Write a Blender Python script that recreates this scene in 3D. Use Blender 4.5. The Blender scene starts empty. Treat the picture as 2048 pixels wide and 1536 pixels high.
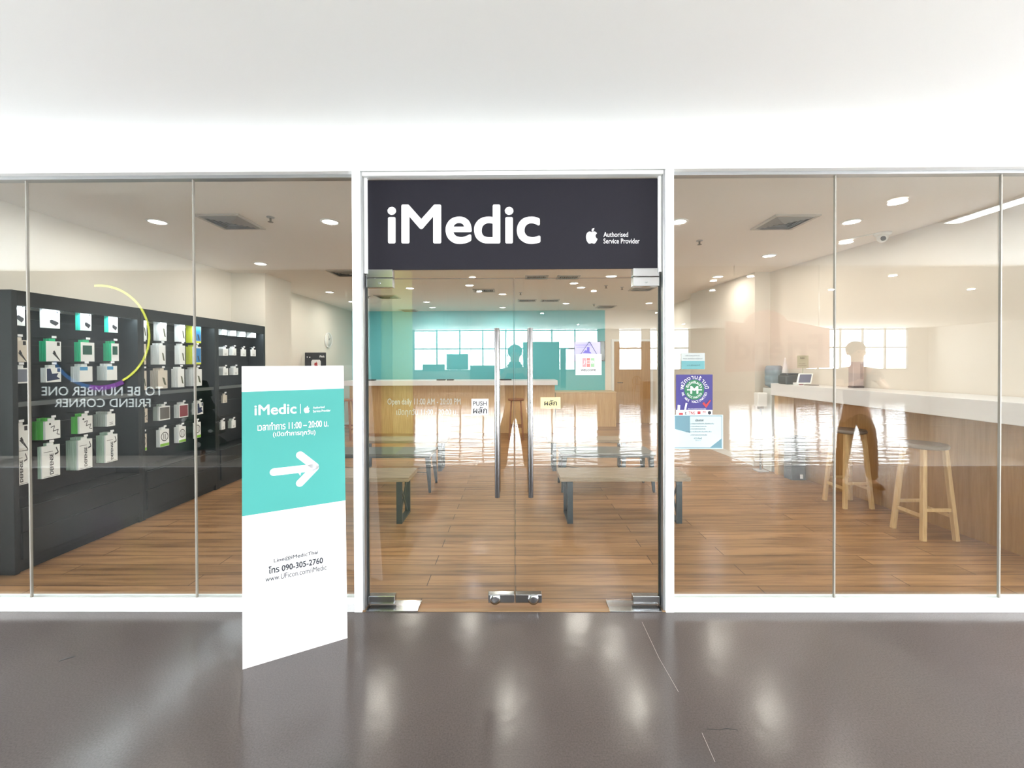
import bpy, bmesh, math, random
from mathutils import Vector, Matrix
random.seed(7)
C = bpy.context.scene.collection
SC = bpy.context.scene
PI = math.pi
R = math.radians

# ---------------------------------------------------------------- camera
F = 830.0
CAM = Vector((0.0, -2.61, 1.575))
cd = bpy.data.cameras.new('camera'); cam = bpy.data.objects.new('camera', cd); C.objects.link(cam)
cd.sensor_width = 36.0; cd.sensor_fit = 'HORIZONTAL'; cd.lens = F / 2048 * 36.0
cd.shift_y = -35.5 / 2048; cd.clip_start = 0.05; cd.clip_end = 200
M = (Matrix.Rotation(R(0.41), 4, 'Z') @ Matrix.Rotation(R(90 - 0.45), 4, 'X') @ Matrix.Rotation(R(-0.2), 4, 'Z'))
cam.matrix_world = Matrix.Translation(CAM) @ M
SC.camera = cam
M3 = M.to_3x3()

# ---------------------------------------------------------------- exposure, world
SC.view_settings.view_transform = 'Standard'; SC.view_settings.look = 'None'
SC.view_settings.gamma = 1.0; SC.view_settings.use_curve_mapping = False
SC.view_settings.exposure = 0.0
SC.cycles.max_bounces = 9; SC.cycles.diffuse_bounces = 5; SC.cycles.glossy_bounces = 5
SC.cycles.transparent_max_bounces = 24; SC.cycles.caustics_reflective = False; SC.cycles.caustics_refractive = False
SC.cycles.sample_clamp_indirect = 60.0
W = bpy.data.worlds.new('world'); SC.world = W; W.use_nodes = True
W.node_tree.nodes['Background'].inputs[0].default_value = (0.85, 0.93, 1.0, 1)
W.node_tree.nodes['Background'].inputs[1].default_value = 1.0
WINDOW_L = 26.0       # radiance of the daylight windows of the hall
SPOT_W = 9.2          # watts of one shop downlight
END_FILL_L = 30.0          # radiance of unseen windows added at both corridor ends to brighten its ceiling
HALL_W = 600.0       # all the added hall downlights together, for floor bounce


def area(name, loc, sx, sy, power, col, rot=(0, 0, 0), shape='RECTANGLE', spread=None):
    l = bpy.data.lights.new(name, 'AREA'); l.shape = shape; l.size = sx; l.size_y = sy
    l.energy = power; l.color = col
    if spread: l.spread = spread
    o = bpy.data.objects.new(name, l); C.objects.link(o); o.location = loc; o.rotation_euler = rot
    return o


# ---------------------------------------------------------------- pixel helpers (2048x1536 frame of the photo)
def ray(px, py):
    x = (px - 1024) / F; y = -(py - (768 - 35.5)) / F
    return (M3 @ Vector((x, y, -1))).normalized()
def on_y(px, py, Y):
    d = ray(px, py); return CAM + d * ((Y - CAM.y) / d.y)
def on_z(px, py, Z):
    d = ray(px, py); return CAM + d * ((Z - CAM.z) / d.z)
def on_x(px, py, X):
    d = ray(px, py); return CAM + d * ((X - CAM.x) / d.x)
def Dp(z): return z - 2.61                      # distance from the camera -> world y
YG = 0.07                                       # the glass plane
def mirror(px, py, z):                          # a point of the hall seen as a reflection in the glass
    p = on_y(px, py, Dp(z)); return Vector((p.x, 2 * YG - p.y, p.z))


# ---------------------------------------------------------------- materials
def lin(c):
    return tuple((x / 255 / 12.92) if x / 255 <= 0.04045 else ((x / 255 + 0.055) / 1.055) ** 2.4 for x in c)
_mats = {}
def mat(name, rgb, rough=0.5, metal=0.0, emit=None, estr=0.0, spec=0.5, noise=0.0, nscale=30.0, coat=0.0, bump=0.0):
    if name in _mats: return _mats[name]
    m = bpy.data.materials.new(name); m.use_nodes = True; nt = m.node_tree; b = nt.nodes['Principled BSDF']
    col = (*lin(rgb), 1)
    b.inputs['Base Color'].default_value = col; b.inputs['Roughness'].default_value = rough
    b.inputs['Metallic'].default_value = metal; b.inputs['Specular IOR Level'].default_value = spec
    b.inputs['Coat Weight'].default_value = coat
    if emit: b.inputs['Emission Color'].default_value = (*emit, 1); b.inputs['Emission Strength'].default_value = estr
    if noise or bump:
        tc = nt.nodes.new('ShaderNodeTexCoord'); n = nt.nodes.new('ShaderNodeTexNoise'); n.inputs['Scale'].default_value = nscale
        n.inputs['Detail'].default_value = 4
        nt.links.new(tc.outputs['Object'], n.inputs['Vector'])
        if noise:
            mx = nt.nodes.new('ShaderNodeMix'); mx.data_type = 'RGBA'
            mx.inputs[6].default_value = tuple(c * (1 - noise) for c in col[:3]) + (1,)
            mx.inputs[7].default_value = tuple(min(1, c * (1 + noise)) for c in col[:3]) + (1,)
            nt.links.new(n.outputs['Fac'], mx.inputs[0]); nt.links.new(mx.outputs[2], b.inputs['Base Color'])
        if bump:
            bp = nt.nodes.new('ShaderNodeBump'); bp.inputs['Strength'].default_value = bump; bp.inputs['Distance'].default_value = 0.01
            nt.links.new(n.outputs['Fac'], bp.inputs['Height']); nt.links.new(bp.outputs['Normal'], b.inputs['Normal'])
    _mats[name] = m
    return m

def glass_mat(name, tint, f0=0.062, rough=0.0):
    if name in _mats: return _mats[name]
    m = bpy.data.materials.new(name); m.use_nodes = True; nt = m.node_tree; nt.nodes.clear()
    out = nt.nodes.new('ShaderNodeOutputMaterial'); tr = nt.nodes.new('ShaderNodeBsdfTransparent'); gl = nt.nodes.new('ShaderNodeBsdfGlossy')
    tr.inputs[0].default_value = (*tint, 1); gl.inputs['Roughness'].default_value = rough
    lw = nt.nodes.new('ShaderNodeLayerWeight'); lw.inputs['Blend'].default_value = 0.5
    p = nt.nodes.new('ShaderNodeMath'); p.operation = 'POWER'; p.inputs[1].default_value = 5
    mr = nt.nodes.new('ShaderNodeMapRange'); mr.inputs['To Min'].default_value = f0; mr.inputs['To Max'].default_value = 1
    mx = nt.nodes.new('ShaderNodeMixShader')
    nt.links.new(lw.outputs['Facing'], p.inputs[0]); nt.links.new(p.outputs[0], mr.inputs['Value'])
    nt.links.new(mr.outputs[0], mx.inputs[0]); nt.links.new(tr.outputs[0], mx.inputs[1]); nt.links.new(gl.outputs[0], mx.inputs[2])
    nt.links.new(mx.outputs[0], out.inputs['Surface'])
    _mats[name] = m
    return m

def wood_mat(name, c1, c2, axis=0, rough=0.45, scale=6.0, stretch=14.0, bands=0.5):
    """streaky wood grain running along one axis"""
    if name in _mats: return _mats[name]
    m = bpy.data.materials.new(name); m.use_nodes = True; nt = m.node_tree; b = nt.nodes['Principled BSDF']
    tc = nt.nodes.new('ShaderNodeTexCoord'); mp = nt.nodes.new('ShaderNodeMapping')
    s = [scale * stretch] * 3; s[axis] = scale
    mp.inputs['Scale'].default_value = [v / 6 for v in s]
    n = nt.nodes.new('ShaderNodeTexNoise'); n.inputs['Scale'].default_value = 3; n.inputs['Detail'].default_value = 6; n.inputs['Roughness'].default_value = 0.6
    mx = nt.nodes.new('ShaderNodeMix'); mx.data_type = 'RGBA'
    mx.inputs[6].default_value = (*lin(c1), 1); mx.inputs[7].default_value = (*lin(c2), 1)
    mr = nt.nodes.new('ShaderNodeMapRange'); mr.inputs[1].default_value = 0.3; mr.inputs[2].default_value = 0.7
    nt.links.new(tc.outputs['Object'], mp.inputs['Vector']); nt.links.new(mp.outputs[0], n.inputs['Vector'])
    nt.links.new(n.outputs['Fac'], mr.inputs[0]); nt.links.new(mr.outputs[0], mx.inputs[0])
    nt.links.new(mx.outputs[2], b.inputs['Base Color']); b.inputs['Roughness'].default_value = rough
    _mats[name] = m
    return m

def plank_mat():
    m = bpy.data.materials.new('oak plank floor'); m.use_nodes = True; nt = m.node_tree; b = nt.nodes['Principled BSDF']
    L = nt.links.new
    tc = nt.nodes.new('ShaderNodeTexCoord')
    br = nt.nodes.new('ShaderNodeTexBrick'); br.offset = 0.37; br.offset_frequency = 2
    br.inputs['Scale'].default_value = 1.0; br.inputs['Brick Width'].default_value = 1.7; br.inputs['Row Height'].default_value = 0.155
    br.inputs['Mortar Size'].default_value = 0.0035; br.inputs['Mortar Smooth'].default_value = 0.3; br.inputs['Bias'].default_value = 0
    br.inputs['Color1'].default_value = (*lin((150, 112, 74)), 1); br.inputs['Color2'].default_value = (*lin((176, 133, 92)), 1)
    br.inputs['Mortar'].default_value = (*lin((84, 55, 38)), 1)
    L(tc.outputs['Object'], br.inputs['Vector'])
    mp = nt.nodes.new('ShaderNodeMapping'); mp.inputs['Scale'].default_value = (0.9, 13, 1); L(tc.outputs['Object'], mp.inputs['Vector'])
    n = nt.nodes.new('ShaderNodeTexNoise'); n.inputs['Scale'].default_value = 1.3; n.inputs['Detail'].default_value = 7; n.inputs['Roughness'].default_value = 0.62; n.inputs['Distortion'].default_value = 0.4
    L(mp.outputs[0], n.inputs['Vector'])
    cr = nt.nodes.new('ShaderNodeValToRGB'); cr.color_ramp.elements[0].position = 0.30; cr.color_ramp.elements[0].color = (0.36, 0.31, 0.27, 1)
    cr.color_ramp.elements[1].position = 0.56; cr.color_ramp.elements[1].color = (1, 1, 1, 1)
    L(n.outputs['Fac'], cr.inputs[0])
    mx = nt.nodes.new('ShaderNodeMix'); mx.data_type = 'RGBA'; mx.blend_type = 'MULTIPLY'; mx.inputs[0].default_value = 0.85
    L(br.outputs['Color'], mx.inputs[6]); L(cr.outputs['Color'], mx.inputs[7])
    L(mx.outputs[2], b.inputs['Base Color'])
    b.inputs['Roughness'].default_value = 0.34
    return m

def epoxy_mat():
    m = bpy.data.materials.new('grey epoxy floor'); m.use_nodes = True; nt = m.node_tree; b = nt.nodes['Principled BSDF']; L = nt.links.new
    tc = nt.nodes.new('ShaderNodeTexCoord')
    n = nt.nodes.new('ShaderNodeTexNoise'); n.inputs['Scale'].default_value = 1.1; n.inputs['Detail'].default_value = 3
    n2 = nt.nodes.new('ShaderNodeTexNoise'); n2.inputs['Scale'].default_value = 140; n2.inputs['Detail'].default_value = 3
    L(tc.outputs['Object'], n.inputs['Vector']); L(tc.outputs['Object'], n2.inputs['Vector'])
    mx = nt.nodes.new('ShaderNodeMix'); mx.data_type = 'RGBA'
    mx.inputs[6].default_value = (*lin((77, 72, 70)), 1); mx.inputs[7].default_value = (*lin((95, 87, 85)), 1); L(n.outputs['Fac'], mx.inputs[0])
    m2 = nt.nodes.new('ShaderNodeMix'); m2.data_type = 'RGBA'; m2.blend_type = 'OVERLAY'; m2.inputs[0].default_value = 0.35
    L(mx.outputs[2], m2.inputs[6]); L(n2.outputs['Fac'], m2.inputs[7]); L(m2.outputs[2], b.inputs['Base Color'])
    mr = nt.nodes.new('ShaderNodeMapRange'); mr.inputs[3].default_value = 0.15; mr.inputs[4].default_value = 0.23; L(n.outputs['Fac'], mr.inputs[0])
    L(mr.outputs[0], b.inputs['Roughness'])
    n3 = nt.nodes.new('ShaderNodeTexNoise'); n3.inputs['Scale'].default_value = 9; n3.inputs['Detail'].default_value = 6; L(tc.outputs['Object'], n3.inputs['Vector'])
    bp = nt.nodes.new('ShaderNodeBump'); bp.inputs['Strength'].default_value = 0.12; bp.inputs['Distance'].default_value = 0.01
    L(n3.outputs['Fac'], bp.inputs['Height']); L(bp.outputs[0], b.inputs['Normal'])
    return m

def polished_mat():
    m = bpy.data.materials.new('polished pale hall floor'); m.use_nodes = True; nt = m.node_tree; b = nt.nodes['Principled BSDF']; L = nt.links.new
    b.inputs['Base Color'].default_value = (*lin((205, 196, 186)), 1); b.inputs['Roughness'].default_value = 0.03; b.inputs['IOR'].default_value = 2.2
    tc = nt.nodes.new('ShaderNodeTexCoord')
    mp = nt.nodes.new('ShaderNodeMapping'); mp.inputs['Scale'].default_value = (0.35, 1.6, 1); L(tc.outputs['Object'], mp.inputs['Vector'])
    n = nt.nodes.new('ShaderNodeTexNoise'); n.inputs['Scale'].default_value = 3; n.inputs['Detail'].default_value = 3; L(mp.outputs[0], n.inputs['Vector'])
    bp = nt.nodes.new('ShaderNodeBump'); bp.inputs['Strength'].default_value = 0.35; bp.inputs['Distance'].default_value = 0.035
    L(n.outputs['Fac'], bp.inputs['Height']); L(bp.outputs[0], b.inputs['Normal'])
    return m

WHITE = mat('white powder coat', (240, 242, 242), 0.35)
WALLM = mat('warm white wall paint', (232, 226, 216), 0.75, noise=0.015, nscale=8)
CEILM = mat('shop ceiling paint', (240, 234, 228), 0.85)
CORR = mat('corridor white paint', (236, 238, 238), 0.7)
HALLW = mat('hall wall paint', (205, 200, 192), 0.8)
TEALW = mat('teal wall paint', (104, 194, 204), 0.7, noise=0.02)
GLASS = glass_mat('clear storefront glass', (0.965, 0.985, 0.975))
EDGE = mat('green glass edge', (150, 172, 160), 0.25)
CHROME = mat('polished chrome', (168, 172, 176), 0.16, 1.0)
STEEL = mat('brushed steel', (150, 150, 152), 0.24, 1.0)
ALU = mat('satin aluminium', (178, 180, 182), 0.35, 0.9)
DARK = mat('dark slate laminate', (31, 36, 38), 0.55, spec=0.3, noise=0.04)
DARKB = mat('dark slate back panel', (25, 30, 33), 0.6, spec=0.3)
BLACK = mat('black plastic', (22, 23, 25), 0.4)
MAPLE = wood_mat('maple panel', (216, 180, 128), (196, 156, 104), axis=2, scale=5)
MAPLE_SHADED = wood_mat('shaded maple panel', (172, 130, 80), (148, 108, 62), axis=2, scale=5)  # maple again, its colour darkened for the shade under the worktop overhang
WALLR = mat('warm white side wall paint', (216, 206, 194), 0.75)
STOOLW = wood_mat('stool wood', (206, 172, 124), (184, 146, 98), axis=2, scale=8)
STOOLD = wood_mat('dark stool wood', (150, 98, 60), (122, 76, 44), axis=2, scale=8)
BENCHW = wood_mat('grey brown bench wood', (158, 138, 112), (120, 100, 80), axis=0, scale=8)
BENCHM = mat('dark blue grey steel', (48, 60, 66), 0.4, 0.3)
SLAB = mat('white solid surface', (228, 226, 228), 0.3)
PAPER = mat('white print', (244, 246, 250), 0.6)
INK = mat('dark ink', (36, 40, 52), 0.6)
TEALP = mat('teal print', (62, 158, 152), 0.55)
SIGNM = mat('charcoal sign vinyl', (31, 30, 39), 0.6, spec=0.2, noise=0.05, nscale=60)
LAMP = mat('lit lamp diffuser', (255, 250, 240), 0.5, emit=(1.0, 0.93, 0.82), estr=14)
LAMPC = mat('lit cool lamp diffuser', (245, 250, 255), 0.5, emit=(0.9, 0.96, 1.0), estr=14)


# ---------------------------------------------------------------- mesh helpers
class MB:
    def __init__(s): s.bm = bmesh.new()
    def box(s, x0, x1, y0, y1, z0, z1, mi=0):
        bm = s.bm
        v = [bm.verts.new(p) for p in [(x0, y0, z0), (x1, y0, z0), (x1, y1, z0), (x0, y1, z0), (x0, y0, z1), (x1, y0, z1), (x1, y1, z1), (x0, y1, z1)]]
        for f in [(0, 3, 2, 1), (4, 5, 6, 7), (0, 1, 5, 4), (1, 2, 6, 5), (2, 3, 7, 6), (3, 0, 4, 7)]:
            bm.faces.new([v[i] for i in f]).material_index = mi
        return s
    def prism(s, pts, z0, z1, mi=0):
        bm = s.bm; n = len(pts)
        lo = [bm.verts.new((p[0], p[1], z0)) for p in pts]; hi = [bm.verts.new((p[0], p[1], z1)) for p in pts]
        bm.faces.new(lo[::-1]).material_index = mi; bm.faces.new(hi).material_index = mi
        for i in range(n): bm.faces.new([lo[i], lo[(i + 1) % n], hi[(i + 1) % n], hi[i]]).material_index = mi
        return s
    def bar(s, a, b, w, t, w2=None, t2=None, up=(0, 0, 1), mi=0):
        a, b = Vector(a), Vector(b); d = (b - a).normalized(); u = Vector(up)
        if abs(d.dot(u)) > 0.95: u = Vector((0, 1, 0))
        x = d.cross(u).normalized(); y = x.cross(d).normalized(); w2 = w2 or w; t2 = t2 or t
        bm = s.bm; q = []
        for p, ww, tt in ((a, w, t), (b, w2, t2)):
            q.append([bm.verts.new(p + x * (sx * ww / 2) + y * (sy * tt / 2)) for sx, sy in ((-1, -1), (1, -1), (1, 1), (-1, 1))])
        bm.faces.new(q[0][::-1]).material_index = mi; bm.faces.new(q[1]).material_index = mi
        for i in range(4): bm.faces.new([q[0][i], q[0][(i + 1) % 4], q[1][(i + 1) % 4], q[1][i]]).material_index = mi
        return s
    def tube(s, a, b, r, r2=None, n=16, mi=0, caps=True):
        a, b = Vector(a), Vector(b); d = (b - a).normalized(); u = Vector((0, 0, 1)) if abs(d.z) < 0.95 else Vector((0, 1, 0))
        x = d.cross(u).normalized(); y = x.cross(d).normalized(); r2 = r if r2 is None else r2; bm = s.bm; q = []
        for p, rr in ((a, r), (b, r2)):
            q.append([bm.verts.new(p + (x * math.cos(2 * PI * i / n) + y * math.sin(2 * PI * i / n)) * rr) for i in range(n)])
        for i in range(n):
            f = bm.faces.new([q[0][i], q[0][(i + 1) % n], q[1][(i + 1) % n], q[1][i]]); f.material_index = mi; f.smooth = True
        if caps:
            bm.faces.new(q[0][::-1]).material_index = mi; bm.faces.new(q[1]).material_index = mi
        return s
    def path(s, pts, r, n=8, mi=0):
        for i in range(len(pts) - 1): s.tube(pts[i], pts[i + 1], r, n=n, mi=mi)
        return s
    def lathe(s, c, prof, n=24, mi=0, axis='Z'):
        c = Vector(c); rings = []; bm = s.bm
        for r, h in prof:
            ring = []
            for i in range(n):
                a = 2 * PI * i / n
                p = Vector((r * math.cos(a), r * math.sin(a), h))
                if axis == 'Y': p = Vector((p.x, p.z, p.y))
                if axis == 'X': p = Vector((p.z, p.x, p.y))
                ring.append(bm.verts.new(c + p))
            rings.append(ring)
        for k in range(len(rings) - 1):
            for i in range(n):
                f = bm.faces.new([rings[k][i], rings[k][(i + 1) % n], rings[k + 1][(i + 1) % n], rings[k + 1][i]]); f.material_index = mi; f.smooth = True
        bm.faces.new(rings[0][::-1]).material_index = mi; bm.faces.new(rings[-1]).material_index = mi
        return s
    def quad(s, pts, mi=0):
        s.bm.faces.new([s.bm.verts.new(p) for p in pts]).material_index = mi
        return s
    def ball(s, c, r, sc=(1, 1, 1), mi=0, n=16):
        before = set(s.bm.verts)
        g = bmesh.ops.create_uvsphere(s.bm, u_segments=n, v_segments=n // 2 + 2, radius=r)
        for v in g['verts']: v.co = Vector((v.co.x * sc[0], v.co.y * sc[1], v.co.z * sc[2])) + Vector(c)
        for v in g['verts']:
            for f in v.link_faces: f.smooth = True; f.material_index = mi
        return s
    def obj(s, name, mats, parent=None, bevel=0.0, seg=2, loc=None):
        bmesh.ops.recalc_face_normals(s.bm, faces=s.bm.faces)
        me = bpy.data.meshes.new(name)
        if loc is not None:
            for v in s.bm.verts: v.co -= Vector(loc)
        s.bm.to_mesh(me); s.bm.free()
        for m in (mats if isinstance(mats, (list, tuple)) else [mats]): me.materials.append(m)
        o = bpy.data.objects.new(name, me); C.objects.link(o)
        if loc is not None: o.location = loc
        if parent:
            o.parent = parent
            if loc is None: o.location = -Vector(parent.location) if parent.rotation_euler.z == 0 else (0, 0, 0)
        if bevel:
            b = o.modifiers.new('bevel', 'BEVEL'); b.width = bevel; b.segments = seg; b.limit_method = 'ANGLE'; b.angle_limit = R(40)
        return o


def tag(o, label=None, cat=None, group=None, kind=None):
    if label: o['label'] = label
    if cat: o['category'] = cat
    if group: o['group'] = group
    if kind: o['kind'] = kind
    return o
def thing(name, label, cat, loc=(0, 0, 0), group=None, rotz=0):
    o = bpy.data.objects.new(name, None); C.objects.link(o); o.location = loc; o.rotation_euler.z = rotz
    o.empty_display_size = 0.1
    return tag(o, label, cat, group)
def struct(o, label=None): return tag(o, label, kind='structure')
def dup(root, loc, label, rotz=None, group=None):
    r = root.copy(); C.objects.link(r); r.location = loc
    if rotz is not None: r.rotation_euler.z = rotz
    r['label'] = label
    if group: r['group'] = group
    for ch in list(root.children):
        c = ch.copy(); C.objects.link(c); c.parent = r
        for g in ch.children:
            d = g.copy(); C.objects.link(d); d.parent = c
    return r

# text: glyph outlines turned into a mesh whose bounding box fills the parallelogram o, o+u, o+v
def glyphs(body, bold=0.0, ratio_only=False):
    c = bpy.data.curves.new('t', 'FONT'); c.body = body; c.offset = bold; c.resolution_u = 9 if body == 'iMedic' else 3
    ob = bpy.data.objects.new('t', c); C.objects.link(ob)
    dg = bpy.context.evaluated_depsgraph_get(); dg.update()
    me = bpy.data.meshes.new_from_object(ob.evaluated_get(dg))
    bpy.data.objects.remove(ob); bpy.data.curves.remove(c)
    vs = [v.co.copy() for v in me.vertices]; fs = [tuple(p.vertices) for p in me.polygons]
    bpy.data.meshes.remove(me)
    x0 = min(v.x for v in vs); x1 = max(v.x for v in vs); y0 = min(v.y for v in vs); y1 = max(v.y for v in vs)
    return [((v.x - x0) / (x1 - x0), (v.y - y0) / (y1 - y0)) for v in vs], fs, (x1 - x0) / (y1 - y0)
class Print:
    """flat marks (letters, logos, bands) on a surface described by a map (u, v) -> world point"""
    def __init__(s, fn, asp=1.0): s.fn = fn; s.bm = bmesh.new(); s.asp = asp
    def text(s, body, u0, v0, u1, v1, bold=0.0, mi=0, shear=0.0, rot90=False):
        vs, fs, _ = glyphs(body)
        if rot90: vs = [(1 - b, a) for a, b in vs]
        dv = bold * abs(v1 - v0) if not rot90 else bold * abs(u1 - u0) / s.asp; du = dv * s.asp
        u0 += du if u1 > u0 else -du; u1 -= du if u1 > u0 else -du
        v0 += dv if v1 > v0 else -dv; v1 -= dv if v1 > v0 else -dv
        e = 1e-3; q0 = s.fn(u0, v0); nr = (s.fn(u0 + e, v0) - q0).cross(s.fn(u0, v0 + e) - q0).normalized()
        if nr.dot(CAM - q0) < 0: nr = -nr
        offs = [(0, 0)] if bold <= 0 else [(math.cos(PI * k / 4 + .2), math.sin(PI * k / 4 + .2)) for k in range(8)]
        for ki, (ox, oy) in enumerate(offs):                          # heavier strokes: the same outline laid slightly apart
            nv = [s.bm.verts.new(s.fn(u0 + a * (u1 - u0) + ox * du, v0 + b * (v1 - v0) + shear * a + oy * dv) + nr * (.00012 * ki)) for a, b in vs]
            for f in fs:
                try: s.bm.faces.new([nv[i] for i in f]).material_index = mi
                except ValueError: pass
        return s
    def arc(s, chars, cu, cv, r, a0, a1, size, bold=0.02, mi=0, inward=False, asp=1.0):
        n = len(chars)
        for k, ch in enumerate(chars):
            a = a0 + (a1 - a0) * (k + 0.5) / n
            if ch == ' ': continue
            vs, fs, ar = glyphs(ch)
            hh = size * (1.35 if len(ch) > 1 else 1.0); w = hh * min(ar, 1.1)
            nv = []
            for x, y in vs:
                lx = (x - .5) * w; ly = y * hh
                rr = r + ly if not inward else r - ly
                sgn = -1 if not inward else 1
                ca = a + sgn * lx / r
                nv.append(s.bm.verts.new(s.fn(cu + rr * math.cos(ca) * asp, cv + rr * math.sin(ca))))
            for f in fs:
                try: s.bm.faces.new([nv[i] for i in f]).material_index = mi
                except ValueError: pass
        return s
    def poly(s, pts, mi=0):
        f = s.bm.faces.new([s.bm.verts.new(s.fn(*p)) for p in pts]); f.material_index = mi
        return s
    def rect(s, u0, v0, u1, v1, mi=0): return s.poly([(u0, v0), (u1, v0), (u1, v1), (u0, v1)], mi)
    def disc(s, cu, cv, ru, rv, mi=0, n=32): return s.poly([(cu + ru * math.cos(2 * PI * i / n), cv + rv * math.sin(2 * PI * i / n)) for i in range(n)], mi)
    def stroke(s, pts, w, mi=0):
        for (a, b), (c, d) in zip(pts[:-1], pts[1:]):
            L = math.hypot(c - a, d - b) or 1; nx, ny = -(d - b) / L * w / 2, (c - a) / L * w / 2
            s.poly([(a - nx, b - ny), (c - nx, d - ny), (c + nx, d + ny), (a + nx, b + ny)], mi)
        return s
    def fruit(s, u0, v0, u1, v1, mi=0):
        o = [(.50, .74), (.58, .765), (.68, .785), (.78, .76), (.86, .71), (.90, .665), (.83, .61), (.79, .54), (.79, .46), (.83, .385), (.89, .335), (.935, .31),
             (.91, .24), (.86, .155), (.80, .08), (.73, .02), (.66, .005), (.58, .03), (.50, .045), (.42, .03), (.34, .005), (.27, .02), (.19, .09), (.12, .19),
             (.075, .31), (.06, .43), (.075, .55), (.12, .65), (.20, .73), (.30, .775), (.40, .765)]
        pts = [(u0 + x * (u1 - u0), v0 + y * (v1 - v0)) for x, y in o]
        f = s.poly(pts, mi)
        leaf = []
        for i in range(9): t = i / 8; leaf.append((0.5 + 0.20 * t + 0.03 * math.sin(PI * t), 0.79 + 0.21 * t - 0.07 * math.sin(PI * t)))
        for i in range(8, -1, -1): t = i / 8; leaf.append((0.5 + 0.20 * t - 0.07 * math.sin(PI * t), 0.79 + 0.21 * t + 0.05 * math.sin(PI * t)))
        s.poly([(u0 + x * (u1 - u0), v0 + y * (v1 - v0)) for x, y in leaf[:9] + leaf[10:-1]], mi)
        return s
    def obj(s, name, mats, parent=None):
        me = bpy.data.meshes.new(name)
        s.bm.normal_update()
        bmesh.ops.triangulate(s.bm, faces=[f for f in s.bm.faces if len(f.verts) > 4])
        s.bm.to_mesh(me); s.bm.free()
        for m in (mats if isinstance(mats, (list, tuple)) else [mats]): me.materials.append(m)
        o = bpy.data.objects.new(name, me); C.objects.link(o)
        if parent: o.parent = parent; o.matrix_parent_inverse = Matrix.Translation(-Vector(parent.location))
        return o
def pixel_map(Y):                                 # print coordinates read off the photo on a plane facing the corridor
    return lambda u, v: on_y(u, v, Y)

# ================================================================ STRUCTURE
HC = 2.935                    # shop ceiling height
XL = -4.25                    # left shop wall
ZB = 2.785                    # underside of the bulkhead over the glass
YB = Dp(10.8)                 # back wall of the shop
def xr(Y): return 4.25 - 0.13 * (Y - 0.69)         # the right wall runs in slightly
HX0, HX1, HY = -14.0, 22.5, -20.0                  # the hall outside
CZ = 3.03                     # corridor ceiling
HZ = 3.42                     # hall ceiling
CY = -3.56                    # edge of the corridor floor

# floors
struct(MB().box(HX0, HX1, CY, 0.015, -0.05, 0).obj('floor', epoxy_mat()))
struct(MB().box(HX0, HX1, HY - 0.2, CY, -0.05, 0).obj('floor.001', polished_mat()))
struct(MB().box(HX0, HX1, CY - 0.015, CY + 0.015, -0.02, 0.004).obj('trim_1', ALU))
struct(MB().prism([(XL - .1, 0.015), (4.6, 0.015), (4.6, YB + .1), (XL - .1, YB + .1)], -0.05, 0.0).obj('floor.002', plank_mat()))
# ceilings
struct(MB().box(XL - .1, 4.6, 0.12, YB + .1, HC, HC + .1).obj('ceiling', CEILM))
struct(MB().box(HX0, HX1, CY, 0.0, CZ, CZ + .1).obj('ceiling.001', CORR))
struct(MB().box(HX0, HX1, CY - .1, CY, CZ, HZ + .1).box(HX0, HX1, HY - .2, CY - .1, HZ, HZ + .1).obj('ceiling.002', HALLW))
# bulkhead above the glass
struct(MB().box(HX0, HX1, 0.0, 0.12, ZB, 3.3).obj('wall_front', CORR))
struct(MB().box(HX0, XL - .1, 0.0, 0.12, 0, ZB).box(4.5, HX1, 0.0, 0.12, 0, ZB).obj('wall_front.001', CORR))
# shop walls
LM = MB().box(XL - .1, XL, 0.12, YB, 0, HC)
struct(LM.obj('wall_left', WALLM))
struct(MB().box(XL, -3.74, Dp(6.2), Dp(6.92), 0, HC).obj('wall_left.001', WALLM))
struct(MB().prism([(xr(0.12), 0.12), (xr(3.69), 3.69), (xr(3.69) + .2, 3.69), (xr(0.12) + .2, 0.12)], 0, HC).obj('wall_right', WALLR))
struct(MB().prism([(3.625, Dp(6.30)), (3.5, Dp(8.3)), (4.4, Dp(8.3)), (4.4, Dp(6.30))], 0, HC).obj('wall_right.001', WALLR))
struct(MB().box(3.72, 3.9, Dp(8.3), YB, 0, HC).obj('wall_right.002', WALLM))
struct(MB().box(XL, 2.34, YB, YB + .1, 0, HC).obj('wall_back', TEALW))
struct(MB().box(2.34, 3.9, YB, YB + .1, 0, HC).obj('wall_back.001', WALLM))
struct(MB().prism([(3.614, Dp(6.31)), (3.488, Dp(8.3)), (3.4995, Dp(8.3)), (3.6235, Dp(6.31))], 0.001, 0.09).obj('baseboard_right', WHITE))
struct(MB().prism([(3.70, Dp(8.3)), (3.70, YB - .001), (3.719, YB - .001), (3.719, Dp(8.3))], 0.001, 0.09).obj('baseboard_right.001', WHITE))
struct(MB().box(XL + .001, XL + .013, Dp(6.92), YB - .001, 0.001, 0.09).obj('baseboard_left', WHITE))
# wood door in the back wall
dr = MB().box(2.57, 3.5, YB - .035, YB - .002, 0.005, 2.12).obj('door_3', wood_mat('door veneer', (190, 150, 98), (168, 128, 80), axis=2))
struct(dr)
MB().box(2.50, 2.565, YB - .05, YB - .001, 0.002, 2.18).box(3.505, 3.57, YB - .05, YB - .001, 0.002, 2.18).box(2.565, 3.505, YB - .05, YB - .001, 2.125, 2.18).obj('door_frame', WHITE, dr)
MB().tube((2.66, YB - .04, 1.06), (2.66, YB - .09, 1.06), 0.012).tube((2.655, YB - .085, 1.06), (2.78, YB - .085, 1.06), 0.010).obj('door_handle', STEEL, dr)

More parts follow.
